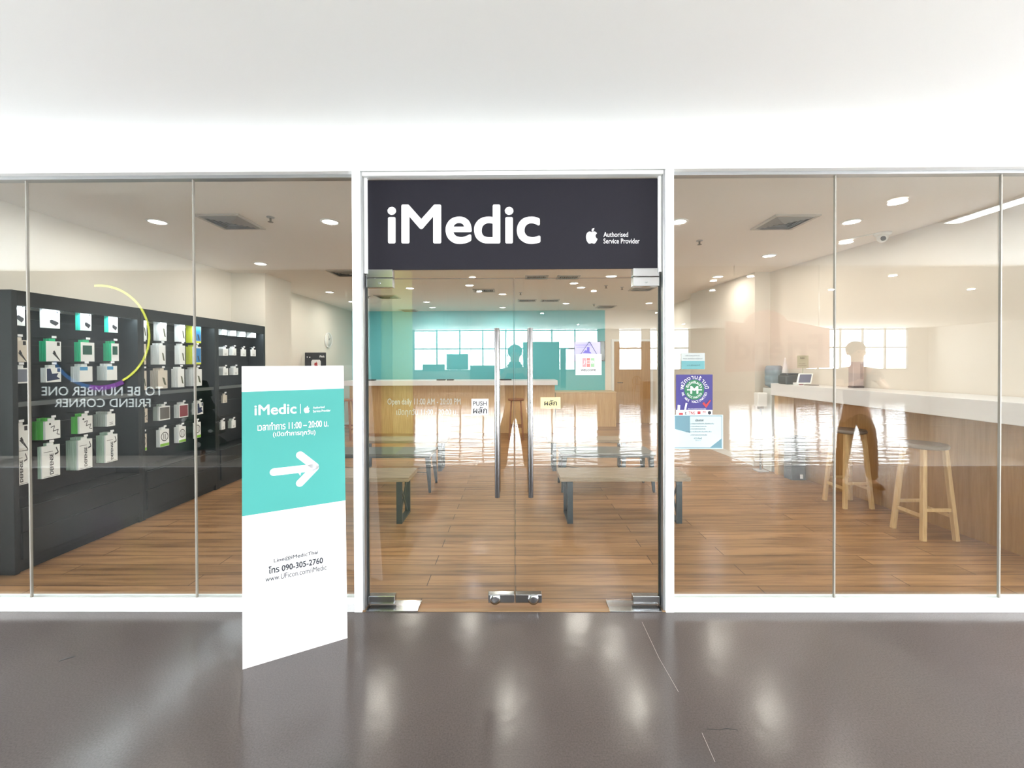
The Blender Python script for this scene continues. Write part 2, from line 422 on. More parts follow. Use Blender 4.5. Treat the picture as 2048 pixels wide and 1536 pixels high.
# hall shell and its windows (they light the place and mirror in the glass)
def hx(px): return (px - 1030) * 22.5 / 830
bands = [(825, 1198), (1240, 1287), (1302, 1382), (1462, 1820)]
wy = HY
ws = MB(); e = [HX0] + [v for b in bands for v in (hx(b[0]), hx(b[1]))] + [HX1]
for i in range(0, len(e), 2): ws.box(e[i], e[i + 1], wy - .2, wy, 0, HZ)
for b in bands: ws.box(hx(b[0]), hx(b[1]), wy - .2, wy, 0, 1.14)
struct(ws.obj('wall_hall', HALLW))
struct(MB().box(HX0 - .1, HX0, HY, 0, 0, HZ).obj('wall_hall.001', HALLW))
struct(MB().box(HX1, HX1 + .1, HY, 0, 0, HZ).obj('wall_hall.002', HALLW))
SKY = mat('bright overcast window pane', (240, 248, 255), 0.5, emit=(0.93, 0.97, 1.0), estr=WINDOW_L)
FRM = mat('window frame grey', (96, 104, 108), 0.5)
for k, b in enumerate(bands):
    x0, x1 = hx(b[0]), hx(b[1])
    fr = MB(); n = max(1, round((x1 - x0) / 1.26))
    for i in range(n + 1):
        x = x0 + (x1 - x0) * i / n; fr.box(x - .035, x + .035, wy - .12, wy - .02, 1.14, HZ)
    for z in (1.17, 2.36, 3.36): fr.box(x0, x1, wy - .11, wy - .03, z - .035, z + .035)
    w = struct(fr.obj('window_%d' % (k + 11), FRM))
    MB().box(x0, x1, wy - .17, wy - .15, 1.14, HZ).obj('window_pane', SKY, w)
END_FILL = mat('added corridor end fill pane', (240, 248, 255), 0.5, emit=(0.95, 0.98, 1.0), estr=END_FILL_L)
for k, (xa, s_) in enumerate(((-8.3, -1), (8.3, 1))):  # end walls and glowing windows out of view, added to light the corridor ceiling
    xb = xa + s_ * .15
    struct(MB().box(min(xa, xb), max(xa, xb), CY, -.001, 0, .12).box(min(xa, xb), max(xa, xb), CY, -.001, 2.95, CZ).obj('wall_end_added' + ('' if k == 0 else '.001'), HALLW))
    fr = MB()
    for i in range(5): y = CY + .03 + (-.03 - CY - .03) * i / 4; fr.box(min(xa, xb), max(xa, xb), y - .03, y + .03, .12, 2.95)
    fr.box(min(xa, xb), max(xa, xb), CY, -.001, 1.05, 1.11)
    w = struct(fr.obj('window_%d' % (15 + k), FRM)); MB().box(xb - .02, xb, CY, -.001, .12, 2.95).obj('window_pane', END_FILL, w)
# opposite shopfront, across the corridor on the left
struct(MB().box(HX0, -2.3, -5.75, -4.35, 0, HZ).obj('wall_opposite', mat('opposite shopfront grey', (64, 66, 66), 0.6)))
struct(MB().box(-2.3, -2.1, -5.75, -4.36, 0, HZ).obj('wall_opposite.001', mat('lime green wall', (190, 200, 110), 0.7)))
# ================================================================ STOREFRONT
def sx(px, Y=0.0): return on_y(px, 768, Y).x
# sills, top channels, posts, door frame
PL0, PL1 = -1.022, -0.972
PR0, PR1 = 0.945, 0.997
def sill(name, x0, x1): struct(MB().box(x0, x1, 0.0, 0.11, 0, 0.052).box(x0, x1, 0.045, 0.052, 0.052, 0.064).box(x0, x1, 0.088, 0.095, 0.052, 0.064).obj(name, WHITE, bevel=0.002))
sill('trim_2', XL - .1, PL0); sill('trim_3', PR1, 4.5)
struct(MB().box(XL - .1, PL0, 0.045, 0.095, ZB - .02, ZB).obj('trim_4', ALU)); struct(MB().box(PR1, 4.5, 0.045, 0.095, ZB - .02, ZB).obj('trim_5', ALU))
struct(MB().box(PL0, PL1, -0.004, 0.11, 0, ZB).obj('trim_6', WHITE, bevel=0.002))
struct(MB().box(PR0, PR1, -0.004, 0.11, 0, ZB).obj('trim_7', WHITE, bevel=0.002))
struct(MB().box(PL1, PL1 + .012, 0.012, 0.10, 0, ZB).box(PR0 - .012, PR0, 0.012, 0.10, 0, ZB).obj('trim_8', ALU, bevel=0.001))
struct(MB().box(PL1 + .012, PR0 - .012, 0.005, 0.10, ZB - .028, ZB - .004).box(PL1 + .012, PL1 + .03, 0.035, 0.095, 2.15, ZB - .028).box(PR0 - .03, PR0 - .012, 0.035, 0.095, 2.15, ZB - .028).obj('trim_9', WHITE, bevel=0.002))
# fixed panes
edges_l = [XL - .1, -3.165, -2.078, PL0]; edges_r = [PR1, 2.052, 3.105, 4.18, 4.5]
k = 1
for es in (edges_l, edges_r):
    for a, b in zip(es[:-1], es[1:]):
        w = struct(MB().box(a + .003, b - .003, YG - .003, YG + .003, 0.055, ZB - .005).obj('window_%d' % k, GLASS)); k += 1
SEAL = mat('grey silicone joint', (150, 146, 138), 0.6)
for i, x in enumerate(edges_l[1:-1] + edges_r[1:-1]):
    struct(MB().box(x - .004, x + .004, YG - .007, YG + .007, 0.055, ZB - .005).obj('trim_%d' % (10 + i), SEAL))
struct(MB().box(PL1 + .0122, PL1 + .0195, YG - .012, YG + .012, 0.01, 2.14).box(PR0 - .0195, PR0 - .0122, YG - .012, YG + .012, 0.01, 2.14).obj('trim_21', mat('black door gasket', (40, 42, 42), .5)))
# transom glass above the doors
DT = on_y(1000, 557, YG).z                        # door top
DX0, DX1, DM = PL1 + .021, PR0 - .021, on_y(1029, 900, YG).x
struct(MB().box(DX0, DX1, YG - .005, YG + .005, DT + .006, ZB - .03).obj('window_8', GLASS))
# threshold
struct(MB().box(PL1, PR0, 0.004, 0.03, -0.01, 0.006).obj('trim_20', mat('worn wooden threshold', (150, 120, 88), 0.4)))
def plate(m, x0, x1, z0, z1, y0=YG - .022, y1=YG + .022): return m.box(x0, x1, y0, y1, z0, z1)
for k, (x0, x1, s) in enumerate(((DX0, DM - .003, -1), (DM + .003, DX1, 1))):
    d = struct(MB().box(x0, x1, YG - .003, YG + .003, 0.02, DT).obj('door_%d' % (k + 1), GLASS))
    tag(d, 'left leaf of the glass double door' if s < 0 else 'right leaf of the glass double door')
    gm = MB().box(x0 - .0005, x0 + .0015, YG - .0035, YG + .0035, .02, DT).box(x1 - .0015, x1 + .0005, YG - .0035, YG + .0035, .02, DT).box(x0, x1, YG - .0035, YG + .0035, DT - .001, DT + .001)
    gm.obj('glass_edge', mat('dark green glass edge', (52, 62, 56), .3), d)
    o = x0 if s < 0 else x1                       # hinge side
    i = x1 if s < 0 else x0
    a, b = sorted((o, o - s * .17))
    plate(MB(), a, b, DT - .058, DT + .001).tube(((a + b) / 2, YG - .025, DT - .03), ((a + b) / 2, YG - .02, DT - .03), .008).obj('top_patch', CHROME, d, bevel=.003)
    plate(MB(), a, b, 0.022, 0.075).obj('bottom_patch', CHROME, d, bevel=.004)
    a, b = sorted((i, i - (-s) * 0 + s * .17)) if False else sorted((i, i + s * .17))
    lk = plate(MB(), a, b, 0.03, 0.085).obj('lock_patch', CHROME, d, bevel=.004)
    c = (a + b) / 2 + (-.04 if s < 0 else .03)
    MB().lathe((c, YG - .022, 0.058), [(.030, 0), (.034, -.004), (.034, -.010), (.020, -.014), (.012, -.014)], axis='Y').obj('lock_cylinder', CHROME, lk)
    # pull bar
    hx_ = on_y(994 if s < 0 else 1061, 800, YG - .06).x
    zt, zb = on_y(1000, 656, YG - .06).z, on_y(1000, 995, YG - .06).z
    h = MB().tube((hx_, YG - .06, zb), (hx_, YG - .06, zt), .016, n=24).obj('pull_handle', STEEL, d, bevel=.002)
    MB().tube((hx_, YG + .055, zb), (hx_, YG + .055, zt), .016, n=24).obj('inner_bar', STEEL, h)
    MB().tube((hx_, YG - .06, zt - .18), (hx_, YG + .055, zt - .18), .010).tube((hx_, YG - .06, zb + .18), (hx_, YG + .055, zb + .18), .010).obj('standoff', STEEL, h)
# header patches and floor plates
for s, xa in ((-1, DX0), (1, DX1)):
    a, b = sorted((xa, xa - s * .17))
    tag(plate(MB(), a, b, DT + .004, DT + .058).obj('header_patch', CHROME, bevel=.003), 'chrome clamp above the %s corner of the glass double door' % ('left' if s < 0 else 'right'), 'glass clamp')
    a, b = sorted((xa, xa - s * .33))
    tag(MB().box(a, b, 0.0, YG + .05, 0.0005, 0.008).obj('floor_plate', CHROME, bevel=.002), 'shiny steel floor spring plate under the %s door hinge' % ('left' if s < 0 else 'right'), 'floor plate')

# the charcoal shop sign over the doors
YS = YG - .012
ss = thing('shop_sign', 'charcoal shop sign above the glass double door, large white lettering', 'sign', tuple(on_y(1027, 448, YS)))
p0, p1 = on_y(736, 540, YS), on_y(1317, 357, YS)
MB().box(p0.x, p1.x, YS - .002, YG - .0052, p0.z, p1.z).obj('panel', SIGNM, ss)
fm = pixel_map(YS - .004)
Print(fm).text('iMedic', 775, 488, 1081, 409, bold=0.030).obj('lettering', PAPER, ss)
Print(fm).text('Authorised', 1207, 474, 1256, 464, bold=0.004).text('Service Provider', 1207, 487, 1279, 477, bold=0.004).obj('small_lettering', PAPER, ss)
Print(fm).fruit(1170.5, 487.5, 1196.5, 456).obj('logo', PAPER, ss)

# ================================================================ STANDING BOARD
BL = on_z(485, 1339, 0.0); BR = on_z(695, 1276, 0.0)
def at_h(px, py, base, s):                        # top corner: leaned back a little from its base
    n = Vector((-(BR - BL).y, (BR - BL).x, 0)).normalized()
    Y = base.y + n.y * s; p = on_y(px, py, Y); return p
TL = at_h(481, 733, BL, 0.10); TR = at_h(680, 731, BR, 0.10)
TL.z = TR.z = (TL.z + TR.z) / 2; _n = Vector((-(BR - BL).y, (BR - BL).x, 0)).normalized() * .10
TL = Vector((BL.x + _n.x, BL.y + _n.y, TL.z)); TR = Vector((BR.x + _n.x, BR.y + _n.y, TR.z))
bn = ((BR - BL).cross(TL - BL)).normalized()
if bn.y > 0: bn = -bn
def bmap(off):
    def f(u, v):
        a = BL.lerp(BR, u); b = TL.lerp(TR, u); return a.lerp(b, v) + bn * off
    return f
# photo pixel -> board coordinates
def b_uv(px, py):
    u, v = 0.5, 0.5; f = bmap(0)
    inv = M3.inverted()
    def pr(p):
        q = inv @ (p - CAM); return 1024 + F * q.x / -q.z, 732.5 - F * q.y / -q.z
    for _ in range(12):
        x, y = pr(f(u, v)); x1, y1 = pr(f(u + 1e-3, v)); x2, y2 = pr(f(u, v + 1e-3))
        a, b, c, d = (x1 - x) * 1e3, (x2 - x) * 1e3, (y1 - y) * 1e3, (y2 - y) * 1e3
        det = a * d - b * c; ex, ey = px - x, py - y
        u += (d * ex - b * ey) / det; v += (a * ey - c * ex) / det
    return u, v
sb = thing('standing_sign', 'tall white and teal standing sign board with white arrow, left of the door', 'sign board', tuple((BL + BR) / 2))
m = MB(); f0, f1 = bmap(0), bmap(-.008)
N = 6
for i in range(N):
    for j in range(N):
        for f in (f0, f1): m.quad([f(i / N, j / N), f((i + 1) / N, j / N), f((i + 1) / N, (j + 1) / N), f(i / N, (j + 1) / N)])
for i in range(N):
    for q in ((0, 0, 1, 0), (0, 1, 1, 1)):
        m.quad([f0(i / N, q[1]), f0((i + 1) / N, q[1]), f1((i + 1) / N, q[1]), f1(i / N, q[1])])
        m.quad([f0(q[1], i / N), f0(q[1], (i + 1) / N), f1(q[1], (i + 1) / N), f1(q[1], i / N)])
bmesh.ops.remove_doubles(m.bm, verts=m.bm.verts, dist=1e-5)
m.obj('board', PAPER, sb)
A, B_, Cc, D_ = b_uv(482, 1033), b_uv(688.5, 1001), b_uv(683, 777), b_uv(481.5, 784)
def strip(P, y0l, y0r, y1l, y1r, n=8):
    for i in range(n):
        a, b = i / n, (i + 1) / n
        P.poly([(a, y0l + (y0r - y0l) * a), (b, y0l + (y0r - y0l) * b), (b, y1l + (y1r - y1l) * b), (a, y1l + (y1r - y1l) * a)])
P = Print(bmap(.001), asp=3.1); strip(P, A[1], B_[1], D_[1], Cc[1]); P.obj('teal_band', TEALP, sb)
def bt(P, body, l, r, bold=0.0):                  # l, r: (px, y bottom, y top) of the left and right end of the line
    u0, v0 = b_uv(l[0], l[1]); u1, v1 = b_uv(r[0], r[1]); _, vt = b_uv(l[0], l[2])
    P.text(body, u0, v0, u1, vt, bold=bold, shear=v1 - v0)
P = Print(bmap(.002), asp=3.1)
bt(P, 'iMedic', (509, 831, 810), (593, 827, 807), 0.024)
bt(P, 'Authorised', (626, 817.5, 813), (649, 816, 811), 0.012); bt(P, 'Service Provider', (626, 825, 820), (661, 823, 818), 0.012)
a, b = b_uv(601, 827), b_uv(601, 808); P.rect(a[0] - .0025, a[1], a[0] + .0025, b[1])
a, b = b_uv(607, 826.5), b_uv(620, 811.5); P.fruit(a[0], a[1], b[0], b[1])
bt(P, 'เวลาทำการ 11:00 – 20:00 น.', (515, 862, 846), (657, 853, 840), 0.014)
bt(P, '(เปิดทำการทุกวัน)', (546, 876, 863), (631, 871, 858), 0.014)
def cap_stroke(p, q, w):
    (a, b), (c, d) = b_uv(*p), b_uv(*q); wu = w
    # work in metric space of the board
    Wd, Hd = (BR - BL).length, (TL - BL).length
    a, c = a * Wd, c * Wd; b, d = b * Hd, d * Hd
    L = math.hypot(c - a, d - b); tx, ty = (c - a) / L, (d - b) / L; pts = []
    for k in range(9): t = PI / 2 + PI * k / 8; pts.append((a + w / 2 * (tx * math.cos(t) - ty * math.sin(t)), b + w / 2 * (ty * math.cos(t) + tx * math.sin(t))))
    for k in range(9): t = -PI / 2 + PI * k / 8; pts.append((c + w / 2 * (tx * math.cos(t) - ty * math.sin(t)), d + w / 2 * (ty * math.cos(t) + tx * math.sin(t))))
    P.poly([(x / Wd, y / Hd) for x, y in pts])
P.obj('lettering', PAPER, sb)
P = Print(bmap(.002))
cap_stroke((548, 944), (627, 935), .040); cap_stroke((600, 910), (630, 933), .040); cap_stroke((600, 966), (630, 935), .040)
P.obj('arrow', PAPER, sb)
P = Print(bmap(.002), asp=3.1)
bt(P, 'Line@iMedicThai', (548, 1127, 1117), (636, 1109, 1099), 0.006)
bt(P, 'โทร 090-305-2760', (537, 1148, 1133), (646, 1126, 1114), 0.022)
bt(P, 'www.UFicon.com/iMedic', (531, 1164, 1153), (653, 1139, 1128), 0.0)
P.obj('dark_lettering', INK, sb)
mid_t, mid_b = f1(.5, .62), (BL + BR) / 2 - bn * .34
MB().bar(mid_t, (mid_b.x, mid_b.y, 0.006), .05, .006).obj('support_strut', PAPER, sb)

# ================================================================ PAPERS AND STICKERS ON THE GLASS
def sheet(name, label, cat, x0, y0, x1, y1, m, Y=YG - .0075, th=.0015):
    a, b = on_y(x0, y1, Y), on_y(x1, y0, Y)
    t = thing(name, label, cat, ((a.x + b.x) / 2, Y, a.z))
    MB().box(a.x, b.x, Y - th, Y, a.z, b.z).obj('sheet', m, t)
    return t, pixel_map(Y - th - .0006), Y - th
NAVY = mat('navy violet print', (46, 38, 118), 0.5); GREEN = mat('green print', (14, 108, 68), 0.5); RED = mat('red print', (172, 40, 48), 0.5)
t, f, _ = sheet('vaccination_poster', 'purple poster with a round green emblem, on the pane right of the door', 'poster', 1352, 749, 1425, 831, NAVY)
Print(f).rect(1352.3, 830.6, 1424.8, 820).disc(1371, 790, .1, .1).obj('white_strip', PAPER, t)
P = Print(f)
def px_arc(P, chars, cx, cy, r, a0, a1, size, inward=False, mi=0, bold=.02):
    g = P.fn; P.fn = lambda u, v: g(u, 2 * cy - v); P.arc(chars, cx, cy, r, a0, a1, size, bold=bold, mi=mi, inward=inward); P.fn = g
px_arc(P, ['พ', 'นั', 'ก', 'ง', 'า', 'น', 'ร้', 'า', 'น', 'นี้'], 1388.5, 779.5, 21.5, R(178), R(2), 6.2)
px_arc(P, list('WE ARE VACCINATED'), 1388.5, 779.5, 26.5, R(192), R(348), 4.6, inward=True)
P.text('AIRPORT OF THE HEART', 1384, 819, 1412, 817).obj('lettering', PAPER, t) if False else P.obj('lettering', PAPER, t)
g2 = pixel_map(_ - .001)
Print(g2).disc(1388.5, 779.5, 19.8, 20.2).obj('round_emblem', GREEN, t)
g3 = pixel_map(_ - .0018)
P = Print(g3); P.text('M', 1380.5, 787.5, 1396.5, 772, bold=.045); P.rect(1374, 780.6, 1404, 778.6)
px_arc(P, ['ฉี', 'ด', 'วั', 'ค', 'ซี', 'น', 'แ', 'ล้', 'ว'], 1388.5, 779.5, 12.6, R(165), R(15), 4.0)
px_arc(P, list('VACCINATED'), 1388.5, 779.5, 17.6, R(205), R(335), 4.0, inward=True)
P.stroke([(1357, 823), (1358, 810)], 5).stroke([(1369, 826), (1373, 806)], 3.4)
P.text('กระทรวงสาธารณสุข', 1376, 819.5, 1412, 817, bold=.0)
P.obj('emblem_marks', PAPER, t)
P = Print(g3); P.poly([(1404.5, 807), (1408, 804), (1412, 809), (1420, 799.5), (1422, 801), (1412.5, 816)])
P.text('TNS', 1377, 829, 1390, 823, bold=.02).rect(1395, 828.5, 1401, 822.5).text('M', 1406, 826.5, 1411, 822, bold=.03).rect(1358, 830, 1366, 825.5).obj('red_marks', RED, t)
P = Print(g3).disc(1419, 825.5, 3.4, 3.6).text('E', 1370, 829, 1373.5, 824, bold=.04); P.obj('dark_marks', INK, t)

CERT = mat('pale blue certificate paper', (176, 196, 202), 0.5)
t, f, _ = sheet('certificate', 'pale blue laminated certificate under the purple poster on the glass', 'certificate', 1347.5, 829.5, 1446, 898, CERT, Y=YG - .0095)
# the certificate hangs behind the poster's lower edge
g2 = pixel_map(_ - .0008)
Print(g2).rect(1349.5, 896.3, 1444, 895.2).rect(1349.5, 832.5, 1444, 831.4).rect(1443.2, 896.3, 1444, 831.4).poly([(1420, 895), (1443, 877), (1443, 895)]).poly([(1350, 858), (1380, 866), (1380, 832.5), (1350, 832.5)]).obj('corner_print', mat('slate blue print', (92, 130, 144), 0.5), t)
P = Print(g2); P.text('ประกาศ', 1391, 843, 1407, 838, bold=.01)
for yy, a, b in ((848.5, 1381, 1428), (854, 1381, 1413), (859, 1381, 1411), (864.5, 1372, 1423), (871, 1381, 1414)): P.text('มาตรการป้องกันโรคติดเชื้อ ' * 1, a, yy, b, yy - 2.6)
P.text('ทวี ศิลป์', 1388, 878.5, 1404, 874.5).text('ผู้จัดการ', 1391, 882, 1402, 880).obj('lettering', INK, t)

t, f, _ = sheet('notice_sheet', 'small grey and teal notice on glass above the purple poster', 'notice', 1362.5, 706, 1409.5, 738.5, mat('grey notice paper', (176, 184, 184), 0.5), Y=YG - .0075)
Print(f).rect(1362.8, 738.2, 1409.2, 722).obj('teal_block', mat('notice teal', (92, 152, 158), 0.5), t)
Print(f).text('แจ้งวันหยุดทำการ', 1371, 713, 1399, 710).text('iMedic ขออภัยในความไม่สะดวก', 1366, 718.5, 1405, 715.5).text('เปิดบริการปกติ', 1374, 732, 1400, 729).obj('lettering', INK, t)

t, f, _ = sheet('push_sticker', 'square white sticker reading PUSH on the left glass door', 'sticker', 943, 797.5, 977, 830.5, PAPER, Y=YG - .0075)
Print(f).text('PUSH', 946.2, 811.3, 973.2, 802.5, bold=.004).text('ผลัก', 946.2, 827, 974, 813.5, bold=.012).obj('lettering', INK, t)
t, f, _ = sheet('door_sticker', 'pale yellow Thai sticker on the right glass door beside the handle', 'sticker', 1081, 794.5, 1121, 817, mat('pale yellow print', (250, 238, 178), 0.5), Y=YG - .0075)
Print(f).text('ผลัก', 1088.5, 811, 1114, 800, bold=.02).obj('lettering', INK, t)
VIN = mat('frosted vinyl lettering', (206, 208, 200), 0.6)
fm2 = pixel_map(YG + .0075)
o = Print(fm2).text('Open daily 11:00 AM - 20:00 PM', 775, 813, 921, 797, bold=.0).text('เปิดทุกวัน 11:00 - 20:00 น.', 793, 834, 915, 817, bold=.0).obj('vinyl_lettering', VIN)
tag(o, 'two lines of frosted opening hours lettering on the left glass door', 'lettering')
# welcome card hanging from a suction cup on the right door, purple leaflet behind it
Yc = YG - .011
t = thing('hanging_card', 'white WELCOME card with card logo hanging from a suction cup, right door', 'hanging sign', tuple(on_y(1177, 750, Yc)))
a, b = on_y(1151, 750, Yc), on_y(1203, 708, Yc)
MB().box(a.x, b.x, Yc - .002, Yc, a.z, b.z).obj('card', PAPER, t, bevel=.001)
fc = pixel_map(Yc - .0028)
BLU = mat('card blue', (60, 110, 190), .5)
P = Print(fc)
for i in range(3): P.rect(1165 + i * 8.4, 734, 1172 + i * 8.4, 716, mi=i)
P.obj('card_logo', [mat('card logo rose', (222, 150, 158), .5), mat('card logo red', (214, 120, 116), .5), mat('card logo green', (150, 190, 150), .5)], t)
Print(pixel_map(Yc - .0034)).text('JCB', 1166, 729, 1188.5, 721, bold=.03).obj('logo_letters', PAPER, t)
Print(fc).text('WELCOME', 1161.5, 742.5, 1192, 738, bold=.02).obj('lettering', INK, t)
cup = on_y(1178.5, 680, YG - .006)
MB().lathe((cup.x, YG - .0065, cup.z), [(.022, 0), (.020, -.004), (.008, -.008), (.006, -.014)], axis='Y').obj('suction_cup', glass_mat('clear rubber', (.85, .88, .9), .1), t)
MB().tube((cup.x, Yc - .003, cup.z - .01), on_y(1161, 709, Yc), .0014, n=6).tube((cup.x, Yc - .003, cup.z - .01), on_y(1194, 709, Yc), .0014, n=6).obj('cord', INK, t)
Yp = YG - .0065
t = thing('leaflet', 'lilac leaflet behind the white WELCOME card on the right door', 'leaflet', tuple(on_y(1175, 730, Yp)))
a, b = on_y(1149.5, 722, Yp), on_y(1200.5, 684, Yp)
MB().box(a.x, b.x, Yp - .001, Yp, a.z, b.z).obj('sheet', mat('lilac print', (186, 182, 232), .5), t)
Print(pixel_map(Yp - .0018)).rect(1151, 690.5, 1183, 689.6).text('รับบัตรเครดิต', 1153, 695.5, 1172, 693).poly([(1165, 706), (1171, 700), (1181, 704), (1183, 707)]).rect(1174, 703, 1179, 694).obj('leaflet_print', mat('violet ink', (110, 100, 190), .5), t)

# ================================================================ CEILING FITTINGS
lamps = [(315, 443), (660, 443), (1010, 443), (1357, 443), (1703, 443), (521, 527), (754, 520), (1015, 517), (1273, 517), (1538, 511),
         (659, 584), (1436, 553), (1224, 552), (939, 570), (820, 576), (1148, 566), (1162, 574.5), (1005, 588), (704, 603), (853, 603.5),
         (865, 614.5), (1132, 606.5), (1298, 606), (1005, 614.5), (1385, 575), (560, 560)]
lamps = lamps[:-2]
where = {0: 'near left, above the dark display cabinets', 4: 'near right, above the side counter'}
L0 = None
LABEL_L = 'round recessed downlight glowing in the shop ceiling'
for i, (px, py) in enumerate(lamps):
    p = on_z(px, py, HC)
    lab = {0: 'round lit downlight nearest the dark display cabinets, front row', 1: 'round lit downlight beside the left air vent, just left of the door frame',
           3: 'round lit downlight just right of the shop sign', 4: 'large round lit downlight by the dome camera over the side counter',
           5: 'round lit downlight in front of the left wall pillar', 9: 'round lit downlight in front of the right wall pillar', 11: 'round lit downlight by the right wall beyond the pillar',
           10: 'round lit downlight above the wall clock side, beyond the left pillar', 12: 'round lit downlight directly under the right end of the shop sign'}.get(i)
    g = 'shop downlights'
    lab = lab or {13: 'round lit downlight just left of the far slotted grille, above the left door', 14: 'round lit downlight near the left header clamp, right of the square vent',
           15: 'upper of two close round downlights right of the door gap', 16: 'lower of two close round downlights right of the door gap', 17: 'round lit downlight just left of the door gap, below the slotted grille',
           18: 'round lit downlight half behind the left white post', 19: 'upper of two far round downlights over the teal wall left half', 20: 'lower of two far round downlights over the teal wall left half',
           21: 'far round downlight right of the dark far grille', 22: 'far round downlight near the right jamb inside the right door', 23: 'farthest round downlight straight above the door gap',
           6: 'round downlight of the second row hidden behind the sign, left end', 7: 'round downlight of the second row behind the sign, middle', 8: 'round downlight of the second row behind the sign, right end',
           2: 'front row round downlight behind the middle of the shop sign'}.get(i, 'round lit downlight in the shop ceiling')
    if L0 is None:
        L0 = t = thing('downlight', lab, 'ceiling light', tuple(p), g)
        MB().lathe(p, [(.075, -.001), (.088, -.001), (.088, -.006), (.072, -.010), (.070, -.003)], n=28).obj('trim_ring', WHITE, t)
        MB().lathe((p.x, p.y, p.z - .0035), [(.001, 0), (.07, 0), (.07, -.0015), (.001, -.0015)], n=28).obj('diffuser', LAMP, t)
    else:
        dup(L0, tuple(p), lab, group=g)
    area('downlight beam', (p.x, p.y, p.z - .02), .13, .13, SPOT_W, (1.0, 0.92, 0.83), shape='DISK')

def diffuser(px, py, s, label, kind=4, rz=0):
    p = on_z(px, py, HC); t = thing('air_diffuser', label, 'air vent', tuple(p), 'square ceiling air vents' if kind == 4 else 'slotted ceiling grilles')
    h = s / 2; fr = MB(); z1 = p.z - .001
    if kind == 4:
        for q in range(4):
            a = [(-h, -h), (h, -h), (h, h), (-h, h)]; w = .03
            b = [(-h + w, -h + w), (h - w, -h + w), (h - w, h - w), (-h + w, h - w)]
            A1, A2, B1, B2 = a[q], a[(q + 1) % 4], b[q], b[(q + 1) % 4]
            fr.prism([(p.x + A1[0], p.y + A1[1]), (p.x + A2[0], p.y + A2[1]), (p.x + B2[0], p.y + B2[1]), (p.x + B1[0], p.y + B1[1])], z1 - .012, z1)
        fr.obj('frame', mat('vent grey white', (190, 186, 178), .5), t)
        lv = MB()
        for r_ in range(5):
            k1 = h - .035 - r_ * (h - .04) / 5; k0 = k1 - (h - .04) / 5 * .75
            for q in range(4):
                c = [(-1, -1), (1, -1), (1, 1), (-1, 1)]; A1, A2 = c[q], c[(q + 1) % 4]
                lv.quad([(p.x + A1[0] * k1, p.y + A1[1] * k1, z1 - .004), (p.x + A2[0] * k1, p.y + A2[1] * k1, z1 - .004), (p.x + A2[0] * k0, p.y + A2[1] * k0, z1 - .022), (p.x + A1[0] * k0, p.y + A1[1] * k0, z1 - .022)])
        o = lv.obj('louvres', mat('vent louvre grey', (140, 136, 128), .5), t)
        so = o.modifiers.new('s', 'SOLIDIFY'); so.thickness = .002
        MB().box(p.x - h + .03, p.x + h - .03, p.y - h + .03, p.y + h - .03, z1 - .002, z1).obj('duct_opening', mat('duct dark', (62, 60, 56), .8), t)
    else:
        hy = h * .75
        fr.box(p.x - h, p.x + h, p.y - hy, p.y - hy + .03, z1 - .012, z1).box(p.x - h, p.x + h, p.y + hy - .03, p.y + hy, z1 - .012, z1)
        fr.box(p.x - h, p.x - h + .03, p.y - hy, p.y + hy, z1 - .012, z1).box(p.x + h - .03, p.x + h, p.y - hy, p.y + hy, z1 - .012, z1)
        fr.obj('frame', mat('vent grey white', (190, 186, 178), .5), t)
        lv = MB(); n = 9
        for i in range(n):
            x = p.x - h + .05 + i * (s - .1) / (n - 1); lv.bar((x - .008, p.y - hy + .03, z1 - .010), (x - .008, p.y + hy - .03, z1 - .010), .004, .016)
        lv.obj('slats', mat('vent louvre grey', (140, 136, 128), .5), t)
        MB().box(p.x - h + .03, p.x + h - .03, p.y - hy + .03, p.y + hy - .03, z1 - .002, z1).obj('duct_opening', mat('duct dark', (62, 60, 56), .8), t)
diffuser(462, 443, .42, 'square air vent above the left glass panes, beside a sprinkler')
diffuser(1568, 444, .42, 'square air vent above the right panes, left of the large downlight')
diffuser(692, 546, .42, 'square air vent half hidden behind the left white post')
diffuser(775, 593, .44, 'square air vent at the upper left inside the left glass door')
diffuser(1285, 577, .42, 'square air vent below the right header clamp')
diffuser(1212, 613, .44, 'farthest square air vent, over the teal wall right end')
diffuser(818, 620.5, .42, 'farthest square air vent over the left half of the teal wall')
diffuser(968, 580.5, .40, 'slotted grille left of the gap between the glass doors', 2)
diffuser(1073, 554, .36, 'pale slotted grille just under the shop sign', 2)
diffuser(1136, 554, .36, 'dark slotted grille under the sign, right of the pale one', 2)
diffuser(1054, 600.5, .40, 'pale far slotted grille right of the door gap', 2)
diffuser(1100, 600.5, .40, 'dark far slotted grille right of the pale far one', 2)

def sprinkler(px, py, label):
    p = on_z(px, py, HC); t = thing('sprinkler', label, 'fire sprinkler', tuple(p), 'ceiling sprinklers')
    MB().lathe(p, [(.035, -.001), (.033, -.008), (.012, -.012)], n=20).obj('escutcheon', ALU, t)
    MB().tube(p, p + Vector((0, 0, -.045)), .009).lathe(p + Vector((0, 0, -.048)), [(.004, .004), (.024, .002), (.024, 0), (.004, -.001)], n=14).obj('head', mat('dull brass', (110, 100, 84), .4, .8), t)
sprinkler(541, 434, 'small ceiling sprinkler right of the square vent above the left panes')
sprinkler(1399, 481, 'small ceiling sprinkler above the right pane near the white post')
sprinkler(737, 592, 'small ceiling sprinkler seen at the top left corner of the left door')
sprinkler(1041, 585, 'small ceiling sprinkler just right of the gap between the doors')
sprinkler(1244, 574, 'small ceiling sprinkler near the right header clamp')
sprinkler(1188, 608, 'small far ceiling sprinkler over the right end of the teal wall')
sprinkler(1212, 571, 'small round detector on the ceiling inside the right door')
